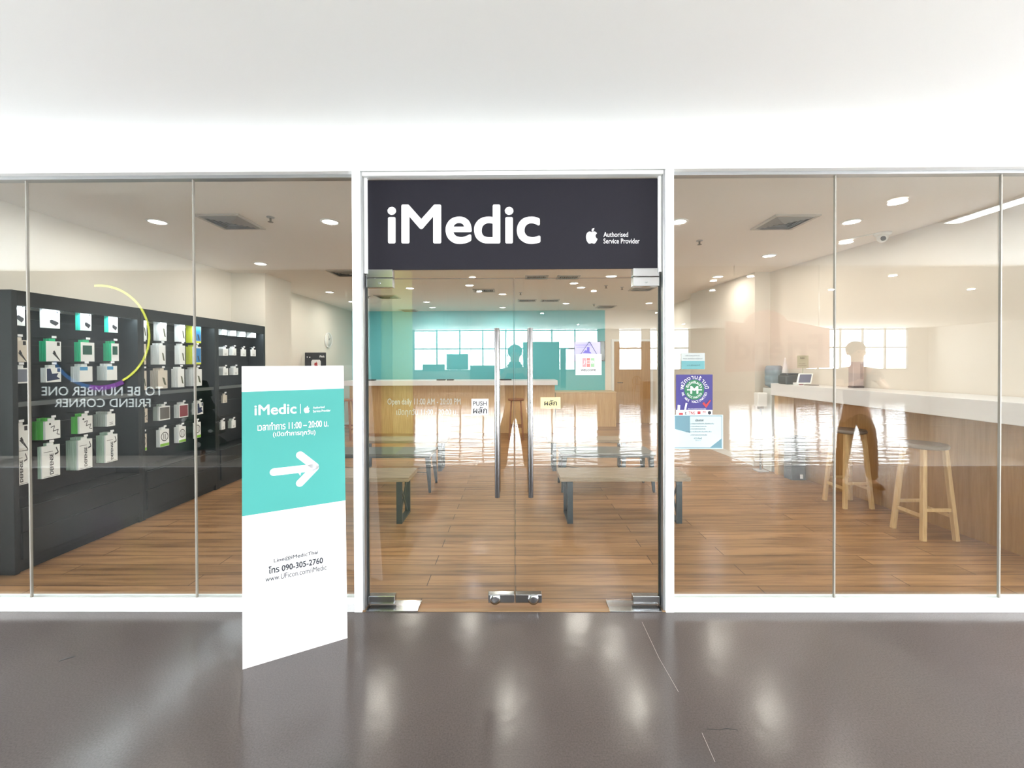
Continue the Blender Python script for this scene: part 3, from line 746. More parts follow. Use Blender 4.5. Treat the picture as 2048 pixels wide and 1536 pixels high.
# dome camera
p = on_z(1765, 466, HC); t = thing('dome_camera', 'white dome security camera on the ceiling by the right wall', 'security camera', tuple(p))
MB().lathe(p, [(.075, -.001), (.075, -.018), (.058, -.03)], n=28).obj('base', WHITE, t)
MB().ball(p + Vector((0, 0, -.045)), .05, (1, 1, 1.1)).obj('eyeball', mat('camera white', (225, 225, 222), .3), t)
MB().tube(p + Vector((-.02, -.03, -.06)), p + Vector((-.032, -.048, -.075)), .022).obj('lens', BLACK, t)
MB().path([p + Vector((-.075, 0, -.008)), p + Vector((-.16, .1, -.008)), p + Vector((-.21, .25, -.006))], .005).obj('cable', WHITE, t)

# ================================================================ LEFT DISPLAY CABINETS
XF = -3.74                       # front plane
XBK = -3.97                      # back panel
cy = [Dp(3.06), Dp(4.125), Dp(5.18), Dp(6.19)]
ZT = 2.135
names = ['near', 'middle', 'far']
for b in range(3):
    y0, y1 = cy[b] + .001, cy[b + 1] - .001
    t = thing('display_cabinet', ['dark slate display cabinet nearest the glass, with hanging accessory packs', 'middle dark slate display cabinet with yellow and white packs', 'far dark slate display cabinet beside the white pillar'][b], 'cabinet', (XF, (y0 + y1) / 2, 0), 'dark display cabinets along the left wall')
    MB().box(XL + .002, XF, y0, y0 + .035, 0.0, ZT).box(XL + .002, XF, y1 - .035, y1, 0.0, ZT).box(XL + .002, XF - .02, y0 + .035, y1 - .035, 0, .06).obj('carcass', DARK, t, bevel=.002)
    MB().box(XF - .024, XF, y0 + .035, y1 - .035, 2.02, ZT).box(XL + .002, XF - .024, y0 + .035, y1 - .035, 2.11, ZT).obj('fascia', DARK, t, bevel=.002)
    m = MB().box(XBK - .03, XBK, y0 + .035, y1 - .035, .50, 2.02)
    m.obj('back_panel', DARKB, t)
    m = MB()
    for z in (1.95, 1.74, 1.53, 1.08, .87): m.box(XBK, XBK + .006, y0 + .035, y1 - .035, z - .006, z + .006)
    m.obj('slat_rail', mat('rail graphite', (30, 35, 38), .3, .5), t)
    MB().box(XBK, XF - .02, y0 + .035, y1 - .035, 1.262, 1.285).obj('shelf', DARK, t, bevel=.002)
    MB().box(XF - .022, XF - .016, y0 + .035, y1 - .035, 1.255, 1.29).obj('shelf_lip', mat('shelf lip grey', (92, 98, 100), .3), t)
    MB().box(XL + .002, XF - .002, y0 + .035, y1 - .035, .06, .495).obj('plinth', DARK, t, bevel=.002)
    ym = (y0 + y1) / 2
    for k, (z0, z1) in enumerate(((.305, .485), (.10, .30))):
        d = MB().box(XF - .002, XF + .016, y0 + .04, y1 - .04, z0, z1).obj('drawer', DARK, t, bevel=.002)
        MB().lathe((XF + .016, ym, z1 - .03), [(.010, 0), (.015, .004), (.015, .009), (.004, .012)], n=14, axis='X').obj('lock', CHROME, d)
        MB().tube((XF + .016, ym - .012, z1 - .085), (XF + .034, ym - .012, z1 - .085), .004).tube((XF + .016, ym + .012, z1 - .085), (XF + .034, ym + .012, z1 - .085), .004).bar((XF + .034, ym - .026, z1 - .085), (XF + .034, ym + .026, z1 - .085), .010, .008).obj('knob', CHROME, d)
    MB().box(XF - .040, XF - .025, y0 + .05, y1 - .05, 2.03, 2.045).obj('light_strip', mat('cool led strip', (230, 245, 255), .4, emit=(.82, .93, 1), estr=6), t)
    area('cabinet light', (XF - .033, ym, 2.022), .014, y1 - y0 - .12, [5.0, 3.6, 4.2][b], (.85, .94, 1), rot=(0, R(-14), 0))

# packs on hooks. each entry: bay, row, column, spine start px, face start px, face end px, top px, bottom px, packs on the hook, face kind, spine colour
def z3(px): return CAM.x, px
WHT = mat('white card pack', (236, 238, 238), .45)
SP = {'w': WHT, 'teal': mat('turquoise pack edge', (52, 196, 172), .45), 'green': mat('bright green pack', (38, 178, 128), .45),
      'grass': mat('grass green pack', (96, 200, 84), .5), 'yel': mat('lime yellow pack', (214, 222, 52), .5), 'grey': mat('pale grey pack', (186, 194, 188), .5),
      'pg': mat('pale green pack edge', (176, 200, 184), .5), 'beige': mat('beige pack', (214, 204, 190), .5)}
PIC = {'navy': mat('pack navy', (40, 56, 92), .4), 'char': mat('pack charcoal', (48, 50, 56), .4), 'blue': mat('pack blue', (40, 130, 196), .4), 'red': mat('pack wine red', (128, 34, 48), .4),
       'dgrey': mat('pack dark grey', (96, 94, 90), .4), 'olive': mat('pack olive', (88, 92, 70), .4), 'lime': mat('pack lime', (130, 190, 60), .4), 'dgreen': mat('pack deep green', (20, 84, 70), .4), 'sky': mat('pack sky blue', (70, 150, 200), .4)}
def c1(x): return x / 5.12
def A1(*v): return [v[0] / 5.12, v[1] / 5.12, v[2] / 5.12, 560 + v[3] / 5.12, 560 + v[4] / 5.12]
def A2(*v): k = 3.6575; return [v[0] / k, v[1] / k, v[2] / k, 780 + v[3] / k, 780 + v[4] / k]
def A3(*v): k = 3.84; return [360 + v[0] / k, 360 + v[1] / k, 360 + v[2] / k, 540 + v[3] / k, 540 + v[4] / k]
packs = [
 # near bay
 (0, 1, 1, A1(104, 105, 256, 232, 465), 1, 'bank', 'w'), (0, 1, 2, A1(432, 436, 614, 300, 494), 2, 'bank', 'w'), (0, 1, 3, A1(770, 820, 934, 330, 518), 2, 'bank', 'teal'), (0, 1, 4, A1(1065, 1110, 1205, 365, 538), 2, 'bank', 'teal'),
 (0, 2, 1, A1(104, 106, 278, 615, 838), 1, 'cable', 'beige'), (0, 2, 2, A1(398, 470, 624, 628, 834), 3, 'cable', 'green'), (0, 2, 3, A1(760, 826, 966, 640, 834), 3, 'window', 'green'), (0, 2, 4, A1(1055, 1140, 1216, 650, 830), 3, 'window', 'green'),
 (0, 3, 1, A1(108, 110, 300, 902, 1060), 1, 'photo', 'w'), (0, 3, 2, A1(410, 470, 626, 898, 1046), 2, 'navy', 'w'), (0, 3, 3, A1(724, 815, 948, 885, 1042), 3, 'stripe', 'w'), (0, 3, 4, A1(990, 1095, 1200, 880, 1026), 3, 'stripe', 'w'),
 (0, 4, 1, A2(78, 82, 210, 260, 446), 1, 'cable', 'w'), (0, 4, 2, A2(232, 332, 442, 225, 358), 5, 'scrawl', 'grass'), (0, 4, 3, A2(518, 580, 678, 190, 314), 4, 'scrawl', 'grass'), (0, 4, 4, A2(680, 782, 843, 175, 264), 6, 'plain', 'grey'),
 (0, 5, 1, A2(74, 77, 211, 452, 698), 1, 'word', 'w'), (0, 5, 2, A2(278, 306, 440, 405, 636), 3, 'word', 'pg'), (0, 5, 3, A2(480, 572, 676, 362, 576), 6, 'word', 'pg'), (0, 5, 4, A2(703, 772, 860, 326, 524), 5, 'word', 'pg'),
 # middle bay
 (1, 1, 1, A1(1440, 1452, 1502, 400, 612), 1, 'stick', 'w'), (1, 1, 2, A1(1570, 1640, 1706, 412, 622), 4, 'stick', 'w'), (1, 1, 3, A1(1785, 1842, 1896, 440, 634), 4, 'stick', 'w'), (1, 1, 4, A3(44, 105, 162, 425, 560), 5, 'bluecard', 'yel'),
 (1, 2, 1, A1(1440, 1446, 1496, 655, 866), 1, 'stick', 'beige'), (1, 2, 2, A1(1540, 1630, 1696, 668, 866), 5, 'stick', 'w'), (1, 2, 3, A1(1785, 1840, 1896, 672, 864), 3, 'stick', 'w'), (1, 2, 4, A3(44, 105, 162, 590, 724), 5, 'bluecard', 'yel'),
 (1, 3, 1, A1(1440, 1450, 1502, 930, 1126), 1, 'stick', 'beige'), (1, 3, 2, A1(1535, 1620, 1716, 925, 1112), 5, 'stick', 'beige'), (1, 3, 3, A1(1752, 1822, 1888, 910, 1098), 4, 'stick', 'w'), (1, 3, 4, A3(38, 110, 168, 762, 890), 5, 'stick', 'w'),
 (1, 4, 1, A1(1443, 1447, 1512, 1318, 1462), 1, 'scrawl', 'beige'), (1, 4, 2, A1(1563, 1632, 1742, 1292, 1434), 3, 'dgrey', 'grey'), (1, 4, 3, A1(1778, 1834, 1928, 1272, 1406), 3, 'redc', 'w'), (1, 4, 4, A3(88, 132, 178, 1018, 1108), 4, 'navy', 'w'),
 (1, 5, 1, A2(1028, 1031, 1074, 322, 446), 1, 'round', 'beige'), (1, 5, 2, A2(1140, 1170, 1238, 288, 412), 2, 'round', 'w'), (1, 5, 3, A2(1270, 1308, 1360, 268, 382), 2, 'round', 'w'), (1, 5, 4, A3(100, 107, 160, 1170, 1290), 1, 'round', 'w'),
 # far bay
 (2, 1, 1, A3(283, 325, 360, 450, 500), 4, 'plain', 'w'), (2, 1, 2, A3(362, 398, 432, 455, 508), 4, 'plain', 'w'), (2, 1, 3, A3(434, 472, 504, 460, 514), 4, 'plain', 'w'), (2, 1, 4, A3(508, 548, 583, 466, 520), 4, 'plain', 'w'),
 (2, 2, 1, A3(283, 330, 370, 604, 658), 4, 'plain', 'w'), (2, 2, 2, A3(373, 404, 433, 602, 656), 4, 'plain', 'w'), (2, 2, 3, A3(465, 472, 508, 610, 662), 1, 'plain', 'w'), (2, 2, 4, A3(541, 548, 583, 612, 662), 1, 'plain', 'w'),
 (2, 3, 1, A3(285, 330, 370, 755, 808), 4, 'plain', 'w'), (2, 3, 2, A3(375, 412, 447, 752, 805), 3, 'plain', 'w'),
 (2, 4, 1, A3(315, 330, 362, 962, 1020), 2, 'plain', 'beige'), 
 (2, 5, 1, A3(302, 318, 347, 1165, 1225), 2, 'plain', 'w'), (2, 5, 2, A3(366, 398, 428, 1155, 1212), 4, 'plain', 'grey'),
]
FACE = {'bank': 'white box with dark device picture', 'cable': 'card with dark cable picture', 'window': 'green edged box with dark window', 'photo': 'wide card with a grey photo', 'navy': 'white card with a navy picture',
        'stripe': 'wide white box with blue stripe', 'scrawl': 'pale card with black cord drawing', 'plain': 'small white pack', 'word': 'tall pack with upright lettering', 'stick': 'white pack with olive stick picture',
        'bluecard': 'lime edged card with blue front', 'dgrey': 'wide pack with a dark grey front', 'redc': 'wide pack with wine red front', 'round': 'card with a round black emblem'}
ROW = ['', 'top', 'second', 'third', 'fourth', 'bottom']; COL = ['', 'first', 'second', 'third', 'fourth']
hook0 = None
for (bay, row, col, (pa, pf, pb, yt, yb), n, kind, spc) in packs:
    XP = XF - .052            # front face of the front pack
    q0, q1 = on_x(pf, (yt + yb) / 2, XP), on_x(pb, (yt + yb) / 2, XP)
    zt = (on_x(pf, yt, XP).z + on_x(pb, yt, XP).z) / 2; zb = (on_x(pf, yb, XP).z + on_x(pb, yb, XP).z) / 2
    y0, y1 = q0.y, q1.y
    lim0, lim1 = cy[bay] + .04, cy[bay + 1] - .04
    if y0 < lim0: y0 = lim0
    if y1 > lim1: y1 = lim1
    w, h = y1 - y0, zt - zb
    # how deep the row of packs is, from the spine pixels at the near edge
    lo, hi = 0.0, .19
    for _ in range(18):
        md = (lo + hi) / 2; p = Vector((XP - md, y0, zb)); q = M3.inverted() @ (p - CAM); x = 1024 + F * q.x / -q.z
        if x > pa: lo = md
        else: hi = md
    depth = max(lo, .012 * n); depth = min(depth, XP - XBK - .018)
    step = depth / n; th = min(.03, step * (.86 if n > 1 else 1)) if kind not in ('bank', 'window', 'stripe') else step * .94
    th = max(th, .006)
    ymid = (y0 + y1) / 2; ztab = zt
    place = '%s dark cabinet, %s row, %s hook' % (names[bay], ROW[row], COL[col])
    base = (XP, ymid, zb)
    # the pack: a flat box with a hang tab
    def body(bm_, x1):
        m_ = bm_; tw = min(.05, w * .45)
        m_.box(x1 - th, x1, y0, y1, zb, zt, 0)
        m_.box(x1 - th, x1 - th * .7, ymid - tw / 2, ymid + tw / 2, zt, zt + .022, 0)
        return m_
    t = thing('hanging_pack', '%s, %s' % (FACE[kind], place), 'packaging', base, 'front packs in the %s dark cabinet' % names[bay])
    mb = body(MB(), XP)
    bo = mb.obj('box', [SP[spc] if spc in ('teal', 'green') else (SP['beige'] if spc == 'beige' else WHT)], t, bevel=.0015)
    fr = lambda u, v, X=XP + .0006: Vector((X, y0 + w * u, zb + h * v))
    P = Print(fr)
    if spc in ('teal', 'green'): P.rect(0.0, 0.0, 1, 1); P.obj('white_front', WHT, t); P = Print(lambda u, v: Vector((XP + .0014, y0 + w * u, zb + h * v)))
    pm = PIC['char']
    if kind == 'bank':
        P.poly([(.40, .42), (.52, .46), (.90, .34), (.90, .26), (.74, .14), (.42, .28)]); P.disc(.84, .86, .06, .045)
    elif kind == 'cable':
        P.poly([(.40, .42), (.50, .44), (.66, .30), (.60, .26)]).stroke([(.60, .30), (.90, .06)], .05).stroke([(.50, .52), (.62, .36)], .12).stroke([(.62, .38), (.94, .02)], .045).rect(.72, .78, .92, .96)
    elif kind == 'window': P.rect(.14, .36, .82, .84); pm = PIC['dgreen']
    elif kind == 'photo': P.rect(.08, .1, .92, .92); pm = mat('pack photo grey', (120, 124, 140), .4)
    elif kind == 'navy': P.poly([(.06, .94), (.06, .08), (.94, .2), (.7, .4), (.82, .62), (.4, .58), (.3, .94)]).rect(.74, .70, .94, .96); pm = PIC['navy']
    elif kind == 'stripe': P.rect(0.02, .74, .62, .97); pm = PIC['sky']
    elif kind == 'scrawl': P.stroke([(.35, .65), (.6, .72), (.5, .42), (.85, .5), (.75, .25), (.95, .2)], .045).disc(.3, .84, .07, .06)
    elif kind == 'word':
        P.text('DEFENSE', .42, .08, .62, .74, bold=.03, rot90=True).stroke([(.78, .92), (.9, .74), (.7, .70)], .05).rect(.1, .80, .6, .815).rect(.1, .03, .9, .04)
    elif kind == 'stick': P.poly([(.42, .62), (.66, .58), (.86, .18), (.62, .22)]); pm = PIC['olive']
    elif kind == 'bluecard': P.rect(.08, .12, .96, .92); pm = PIC['blue']
    elif kind == 'dgrey': P.rect(.06, .08, .94, .92); pm = PIC['dgrey']
    elif kind == 'redc': P.rect(.06, .08, .94, .92); pm = PIC['red']
    elif kind == 'round':
        nn = 28
        for i in range(nn):
            a, b = 2 * PI * i / nn, 2 * PI * (i + 1) / nn
            P.poly([(.5 + .40 * math.cos(a), .58 + .27 * math.sin(a)), (.5 + .40 * math.cos(b), .58 + .27 * math.sin(b)), (.5 + .33 * math.cos(b), .58 + .22 * math.sin(b)), (.5 + .33 * math.cos(a), .58 + .22 * math.sin(a))])
        P.rect(.38, .42, .44, .74).rect(.56, .42, .62, .74)
    elif kind == 'plain': P.rect(.3, .15, .7, .2).rect(.3, .3, .7, .34); pm = PIC['dgrey']
    P.obj('printed_picture', pm, t)
    if kind == 'round': Print(fr).rect(0.02, .02, .98, .18).obj('green_foot', PIC['lime'], t)
    if kind == 'bluecard':
        Print(fr).rect(0.02, .0, .98, .1).obj('yellow_foot', SP['yel'], t)
        Print(lambda u, v: Vector((XP + .0016, y0 + w * u, zb + h * v))).poly([(.48, .48), (.62, .5), (.8, .18), (.64, .16)]).obj('stick_picture', PIC['char'], t)
    if n > 1:
        first = None
        for i in range(1, n):
            lab = '%s behind the front pack, %s' % ({'w': 'white pack', 'teal': 'turquoise edged pack', 'green': 'green edged pack', 'grass': 'grass green pack', 'yel': 'lime pack', 'grey': 'pale grey pack', 'pg': 'pale green pack', 'beige': 'beige pack'}[spc], place)
            if first is None:
                first = body(MB(), XP - step * i).obj('hanging_pack', SP[spc], bevel=.001, loc=(XP - step * i, ymid, zb))
                tag(first, lab, 'packaging', 'packs behind the front one, %s' % place)
            else:
                o = first.copy(); C.objects.link(o); o.location = (XP - step * i, ymid + random.uniform(-.002, .002), zb)
    # the hook with its white price tag
    hl = 'steel hook with white tip, %s' % place
    zz = zt + .030
    if hook0 is None:
        hook0 = thing('display_hook', hl, 'display hook', (XBK, ymid, zz), 'display hooks in the dark cabinets')
        MB().tube((XBK + .008, ymid, zz), (XF - .046, ymid, zz), .0025, n=6).obj('wire', STEEL, hook0)
        MB().box(XF - .048, XF - .044, ymid - .016, ymid + .016, zz - .004, zz + .014).obj('price_tag', PAPER, hook0)
    else: dup(hook0, (XBK, ymid, zz), hl)

# ================================================================ RIGHT SIDE COUNTER, ITEMS ON IT
SH, ST_ = 1.275, .165
sc_ = thing('side_counter', 'long white topped bar counter with maple front along the right wall', 'counter', (3.9, Dp(4.3), 0))
ye = Dp(5.9)
MB().prism([(3.62, .14), (xr(.14) - .004, .14), (xr(ye) - .004, ye), (3.62, ye)], SH - ST_, SH).obj('worktop', SLAB, sc_, bevel=.004)
MB().prism([(xr(.14) - .17, .14), (xr(.14) - .006, .14), (xr(ye) - .006, ye - .10), (xr(ye) - .03, ye - .10)], 0.001, SH - ST_).obj('front_panel', MAPLE_SHADED, sc_)
MB().box(3.66, xr(ye) - .01, ye - .10, ye - .021, 0.001, SH - ST_).obj('end_panel', MAPLE, sc_, bevel=.003)

def stool(loc, label, wood, seatm, grp, sh=.835, k0=None):
    if k0 is not None: return dup(k0, loc, label, group=grp)
    t = thing('bar_stool', label, 'stool', loc, grp); x, y, z = loc
    MB().lathe((x, y, sh - .04), [(.150, 0), (.165, .006), (.168, .022), (.160, .038), (.14, .040)], n=36).obj('seat', seatm, t)
    tops, feet = [], []
    for sx_, sy_ in ((-1, -1), (1, -1), (1, 1), (-1, 1)):
        a = Vector((x + sx_ * .095, y + sy_ * .095, sh - .04)); b = Vector((x + sx_ * .145, y + sy_ * .145, 0.0))
        tops.append(a); feet.append(b)
        MB().bar(a, b, .034, .034, .036, .036, up=(1, 0, 0)).obj('leg', wood, t, bevel=.003)
    for i in range(4):
        j = (i + 1) % 4; zz = .28 if i % 2 == 0 else .22
        k_ = 1 - zz / sh; a = tops[i].lerp(feet[i], k_); b = tops[j].lerp(feet[j], k_)
        MB().bar(a, b, .018, .030).obj('stretcher', wood, t, bevel=.002)
    return t
SEATD = mat('grey brown seat', (116, 102, 90), .35)
s0 = stool((3.72, Dp(3.80), 0), 'pale wooden bar stool nearest the glass at the side counter', STOOLW, SEATD, 'bar stools')
stool((3.67, Dp(4.60), 0), 'second pale wooden bar stool from the glass at the side counter', 0, 0, 'bar stools', k0=s0)
s1 = stool((-3.52, Dp(8.62), 0), 'brown wooden bar stool at the left end of the back counter', STOOLD, STOOLD, 'bar stools')
stool((.02, Dp(8.62), 0), 'brown wooden bar stool at the back counter, seen between door handles', 0, 0, 'bar stools', k0=s1)

# dark box under the counter
p = on_z(1603, 961, 0)
t = thing('equipment_box', 'dark grey equipment box with a white tag under the side counter', 'box', (3.8, p.y + .1, 0))
bx0, bx1 = on_y(1583, 950, p.y).x, xr(p.y + .2) - .075
MB().box(bx0, bx1, p.y, p.y + .16, 0.001, .56).obj('casing', mat('dark grey casing', (84, 92, 98), .35), t, bevel=.006)
Print(pixel_map(p.y - .001)).rect(1600, 957.5, 1606, 949).obj('tag', PAPER, t)
MB().box(bx0 - .002, bx1 + .001, p.y - .002, p.y + .162, .56, .575).obj('lid', BLACK, t)

# sanitiser stand
q = on_z(1521, 942, 0)
t = thing('sanitiser_stand', 'white sanitiser dispenser on a slim pole stand before the right pillar', 'dispenser stand', (q.x, q.y, 0))
MB().box(q.x - .075, q.x + .075, q.y - .08, q.y + .08, 0.001, .018).obj('base_plate', mat('pale grey base', (190, 186, 184), .4), t, bevel=.004)
MB().tube((q.x, q.y, .018), (q.x, q.y, .93), .014).obj('pole', ALU, t)
hd = MB().box(q.x - .07, q.x + .07, q.y - .05, q.y + .05, .94, 1.135).obj('dispenser', mat('dispenser white', (232, 230, 228), .3), t, bevel=.012)
MB().box(q.x - .025, q.x + .025, q.y - .052, q.y - .05, 1.0, 1.05).obj('screen', mat('grey green screen', (90, 130, 118), .2), hd)
MB().box(q.x - .03, q.x + .03, q.y - .03, q.y + .03, .90, .94).obj('nozzle', ALU, t)

# water dispenser bottle behind the end of the counter
YW = Dp(6.06)
c = on_y(1547.5, 745, YW); r_ = .118
t = thing('water_dispenser', 'blue water bottle on a dispenser behind the far end of the side counter', 'water dispenser', (c.x + .0, YW, 0))
MB().box(c.x - .10, c.x + .10, YW - .10, YW + .10, 0.001, 1.20).obj('cabinet', mat('dispenser cabinet white', (214, 216, 214), .4), t, bevel=.01)
zb_ = 1.205; rr = .052
BOT = mat('blue water bottle', (118, 140, 154), .08, spec=.8)
YW2 = YW
MB().lathe((c.x, YW, zb_), [(.05, 0), (.11, .03), (.115, .06), (.108, .075), (.115, .09), (.115, .16), (.108, .175), (.115, .19), (.115, .27), (.10, .31), (.085, .32)], n=28).obj('bottle', BOT, t)
for ob in t.children:
    if ob.name.startswith('bottle'): pass

def on_slab(px, dy=.0, back=.0):
    """a point on the counter top below pixel column px, `back` metres behind its front edge"""
    d = on_x(px, 780, 3.62 + back); return Vector((3.62 + back, d.y, SH))
# black card printer
p = on_slab(1578, back=.09)
t = thing('receipt_printer', 'black boxy printer on the far end of the side counter', 'printer', tuple(p))
MB().prism([(p.x - .10, p.y - .09), (p.x + .10, p.y - .09), (p.x + .10, p.y + .09), (p.x - .10, p.y + .09)], SH + .001, SH + .12).obj('body', mat('blue black plastic', (28, 44, 56), .35), t, bevel=.02, seg=3)
MB().prism([(p.x - .07, p.y - .06), (p.x + .10, p.y - .06), (p.x + .10, p.y + .08), (p.x - .07, p.y + .08)], SH + .12, SH + .152).obj('lid', mat('blue black plastic', (28, 44, 56), .35), t, bevel=.01)
# tilted tablet
p = on_slab(1598, back=.12)
t = thing('tablet_stand', 'white tilted tablet terminal on the side counter beside the black printer', 'tablet', tuple(p))
MB().prism([(p.x - .05, p.y - .07), (p.x + .04, p.y - .07), (p.x + .04, p.y + .05), (p.x - .05, p.y + .05)], SH + .001, SH + .03).obj('foot', WHITE, t, bevel=.006)
u = Vector((1, 0, 0)) * .19; v = Vector((.07, .06, .13)); o3 = p + Vector((-.10, -.10, .02)); nrm = u.cross(v).normalized()
def slab3(o_, u_, v_, th_):
    m_ = MB(); n_ = u_.cross(v_).normalized() * th_
    a = [o_, o_ + u_, o_ + u_ + v_, o_ + v_]; b = [x + n_ for x in a]
    m_.quad(a[::-1]); m_.quad(b)
    for i in range(4): m_.quad([a[i], a[(i + 1) % 4], b[(i + 1) % 4], b[i]])
    bmesh.ops.remove_doubles(m_.bm, verts=m_.bm.verts, dist=1e-6)
    return m_
slab3(o3, u, v, -.012).obj('casing', WHITE, t, bevel=.002)
nn = u.cross(v).normalized()
if nn.y > 0: nn = -nn
slab3(o3 + u * .1 + v * .1 + nn * .0015, u * .8, v * .8, .0008 if u.cross(v).y < 0 else -.0008).obj('screen', mat('tablet screen', (84, 90, 120), .1), t)
Print(lambda a, b: Vector((p.x - .05 + .06 * a, p.y - .0712, SH + .006 + .018 * b))).rect(0, 0, 1, 1).obj('card_mark', RED, t)
# price placard
p = on_slab(1608, back=.27)
t = thing('counter_placard', 'olive grey placard with dark text standing on the side counter', 'placard', tuple(p))
a, b = on_y(1594.5, 736, p.y), on_y(1617, 711, p.y)
MB().box(a.x, b.x, p.y, p.y + .004, a.z, b.z).box((a.x + b.x) / 2 - .004, (a.x + b.x) / 2 + .004, p.y, p.y + .006, SH + .001, a.z).box(a.x + .01, b.x - .01, p.y - .02, p.y + .03, SH + .001, SH + .008).obj('panel', mat('olive grey card', (176, 178, 152), .5), t)
Print(pixel_map(p.y - .001)).text('โปรดทราบ', 1600, 717.5, 1609, 714.5, bold=.01).text('กรุณารอเรียกคิว', 1598, 728.5, 1611, 726.5).text('ขอบคุณที่ใช้บริการ', 1597, 732.5, 1613, 730).obj('lettering', INK, t)
t = thing('card_terminal', 'small pale card terminal in front of the olive placard', 'card terminal', (a.x + .05, p.y - .05, SH))
MB().box(a.x, a.x + .075, p.y - .05, p.y - .024, SH + .001, SH + .15).obj('body', mat('pale terminal', (206, 204, 200), .4), t, bevel=.006)
MB().box(a.x + .01, a.x + .06, p.y - .052, p.y - .0502, SH + .07, SH + .12).obj('screen', RED, t)
# tapered cup sleeve
p = on_slab(1570, back=.17)
t = tag(MB().lathe((p.x, p.y, SH + .001), [(.044, 0), (.046, .05), (.040, .14), (.028, .24), (.012, .33), (.006, .36)], n=16).obj('plastic_sleeve', mat('crumpled clear plastic', (222, 218, 218), .25, bump=.8, nscale=60), loc=(p.x, p.y, SH)), 'tall tapered white plastic sleeve beside the blue water bottle', 'plastic sleeve')
# low flat tray
p = on_slab(1618, back=.08)
tag(MB().box(p.x - .03, p.x + .09, p.y - .05, p.y + .05, SH + .001, SH + .018).obj('flat_tray', mat('tray taupe', (150, 140, 134), .4), bevel=.004, loc=(p.x, p.y, SH)), 'small flat taupe tray on the side counter beside the tablet', 'tray')
# leaflet holder near the wall
p = on_slab(1712, back=.33)
t = thing('leaflet_holder', 'translucent grey leaflet holder on the side counter against the right wall', 'leaflet holder', tuple(p))
MB().box(p.x - .065, p.x + .065, p.y - .04, p.y + .04, SH + .001, SH + .02).obj('base', mat('smoked grey base', (110, 98, 98), .3), t, bevel=.004)
MB().box(p.x - .062, p.x + .062, p.y - .035, p.y + .035, SH + .02, SH + .30).obj('box', mat('grey pink acrylic', (188, 170, 166), .2), t, bevel=.006)
MB().box(p.x + .02, p.x + .05, p.y - .037, p.y - .0352, SH + .10, SH + .28).obj('label_strip', mat('acrylic dark strip', (150, 134, 132), .3), t)

# ================================================================ BACK COUNTER
bc = thing('back_counter', 'long white topped service counter with maple front, before the teal wall', 'counter', (-1.3, Dp(9.3), 0))
MB().box(-3.75, .925, Dp(9.0), Dp(9.75), 1.09, 1.195).obj('worktop', SLAB, bc, bevel=.004)
MB().box(-3.72, .89, Dp(9.3), Dp(9.72), 0.001, 1.09).obj('front_panel', MAPLE, bc)
for i, (a, b, l) in enumerate(((733, 749, 'left end of the back counter'), (873, 890, 'back counter, left one of a close pair'), (893, 907, 'back counter, right one of a close pair'), (1000, 1023, 'back counter behind the left door handle'))):
    Yq = Dp(9.1); x0, x1 = on_y(a, 760, Yq).x, on_y(b, 760, Yq).x
    tag(MB().box(x0, x1, Yq, Yq + .12, 1.196, 1.222).obj('countertop_pad', BLACK, bevel=.004, loc=((x0 + x1) / 2, Yq, 1.196)), 'flat black pad on the ' + l, 'pad', 'black pads on the back counter')
lc = thing('low_cabinet', 'low maple cabinet against the teal wall right of the back counter', 'cabinet', (1.85, Dp(10.4), 0))
MB().box(1.0, 2.48, Dp(10.2), YB - .002, 0.001, .84).obj('body', MAPLE, lc)
MB().box(.98, 2.49, Dp(10.18), YB - .002, .84, .862).obj('top', mat('maple top', (222, 192, 148), .35), lc, bevel=.003)
# wall tv
Yt = YB - .045
a, b = on_y(1138, 722.5, Yt), on_y(1210, 682.5, Yt)
t = thing('wall_television', 'flat black television on the right end of the teal wall', 'television', ((a.x + b.x) / 2, YB, a.z))
MB().box(a.x, b.x, Yt, YB - .001, a.z, b.z).obj('casing', BLACK, t, bevel=.004)
MB().box(a.x + .012, b.x - .012, Yt - .002, Yt, a.z + .015, b.z - .012).obj('screen', mat('dark screen', (30, 44, 46), .12), t)
# wall clock on the left wall
p = on_x(657, 680.5, XL + .02); t = thing('wall_clock', 'round white wall clock on the left wall beyond the pillar', 'clock', tuple(p))
MB().lathe((XL + .001, p.y, p.z), [(.17, 0), (.175, .02), (.17, .035), (.155, .035), (.153, .025)], n=40, axis='X').obj('case', WHITE, t)
MB().lathe((XL + .024, p.y, p.z), [(.155, 0), (.155, .003), (.001, .003)], n=40, axis='X').obj('dial', mat('clock dial', (238, 236, 230), .4), t)
MB().bar((XL + .030, p.y, p.z), (XL + .030, p.y + .05, p.z + .05), .004, .008).bar((XL + .030, p.y, p.z), (XL + .030, p.y - .03, p.z + .10), .003, .005).obj('hand', INK, t)
# black free standing banner
Yn = Dp(8.3); a, b = on_y(610.5, 800, Yn), on_y(651.7, 705, Yn)
t = thing('display_banner', 'black banner with a white app tile behind the standing sign', 'banner', ((a.x + b.x) / 2, Yn, 0))
MB().box(max(a.x, XL + .02), b.x, Yn, Yn + .008, .03, b.z).obj('panel', mat('banner black', (44, 48, 56), .5), t)
MB().box(max(a.x, XL + .02), b.x, Yn - .10, Yn + .10, 0.001, .03).obj('base', ALU, t, bevel=.004)
fb = pixel_map(Yn - .001)
Print(fb).text('iMedic', 639, 715, 649, 710.5, bold=.02).disc(614.5, 714, 1.2, 1.2).disc(619.5, 714.5, 1.2, 1.2).poly([(622.5, 748), (641.5, 748), (641.5, 723), (639.5, 719.5), (624.5, 719.5), (622.5, 723)]).obj('white_print', PAPER, t)
Print(pixel_map(Yn - .002)).fruit(628, 733, 636, 723).obj('red_logo', RED, t)

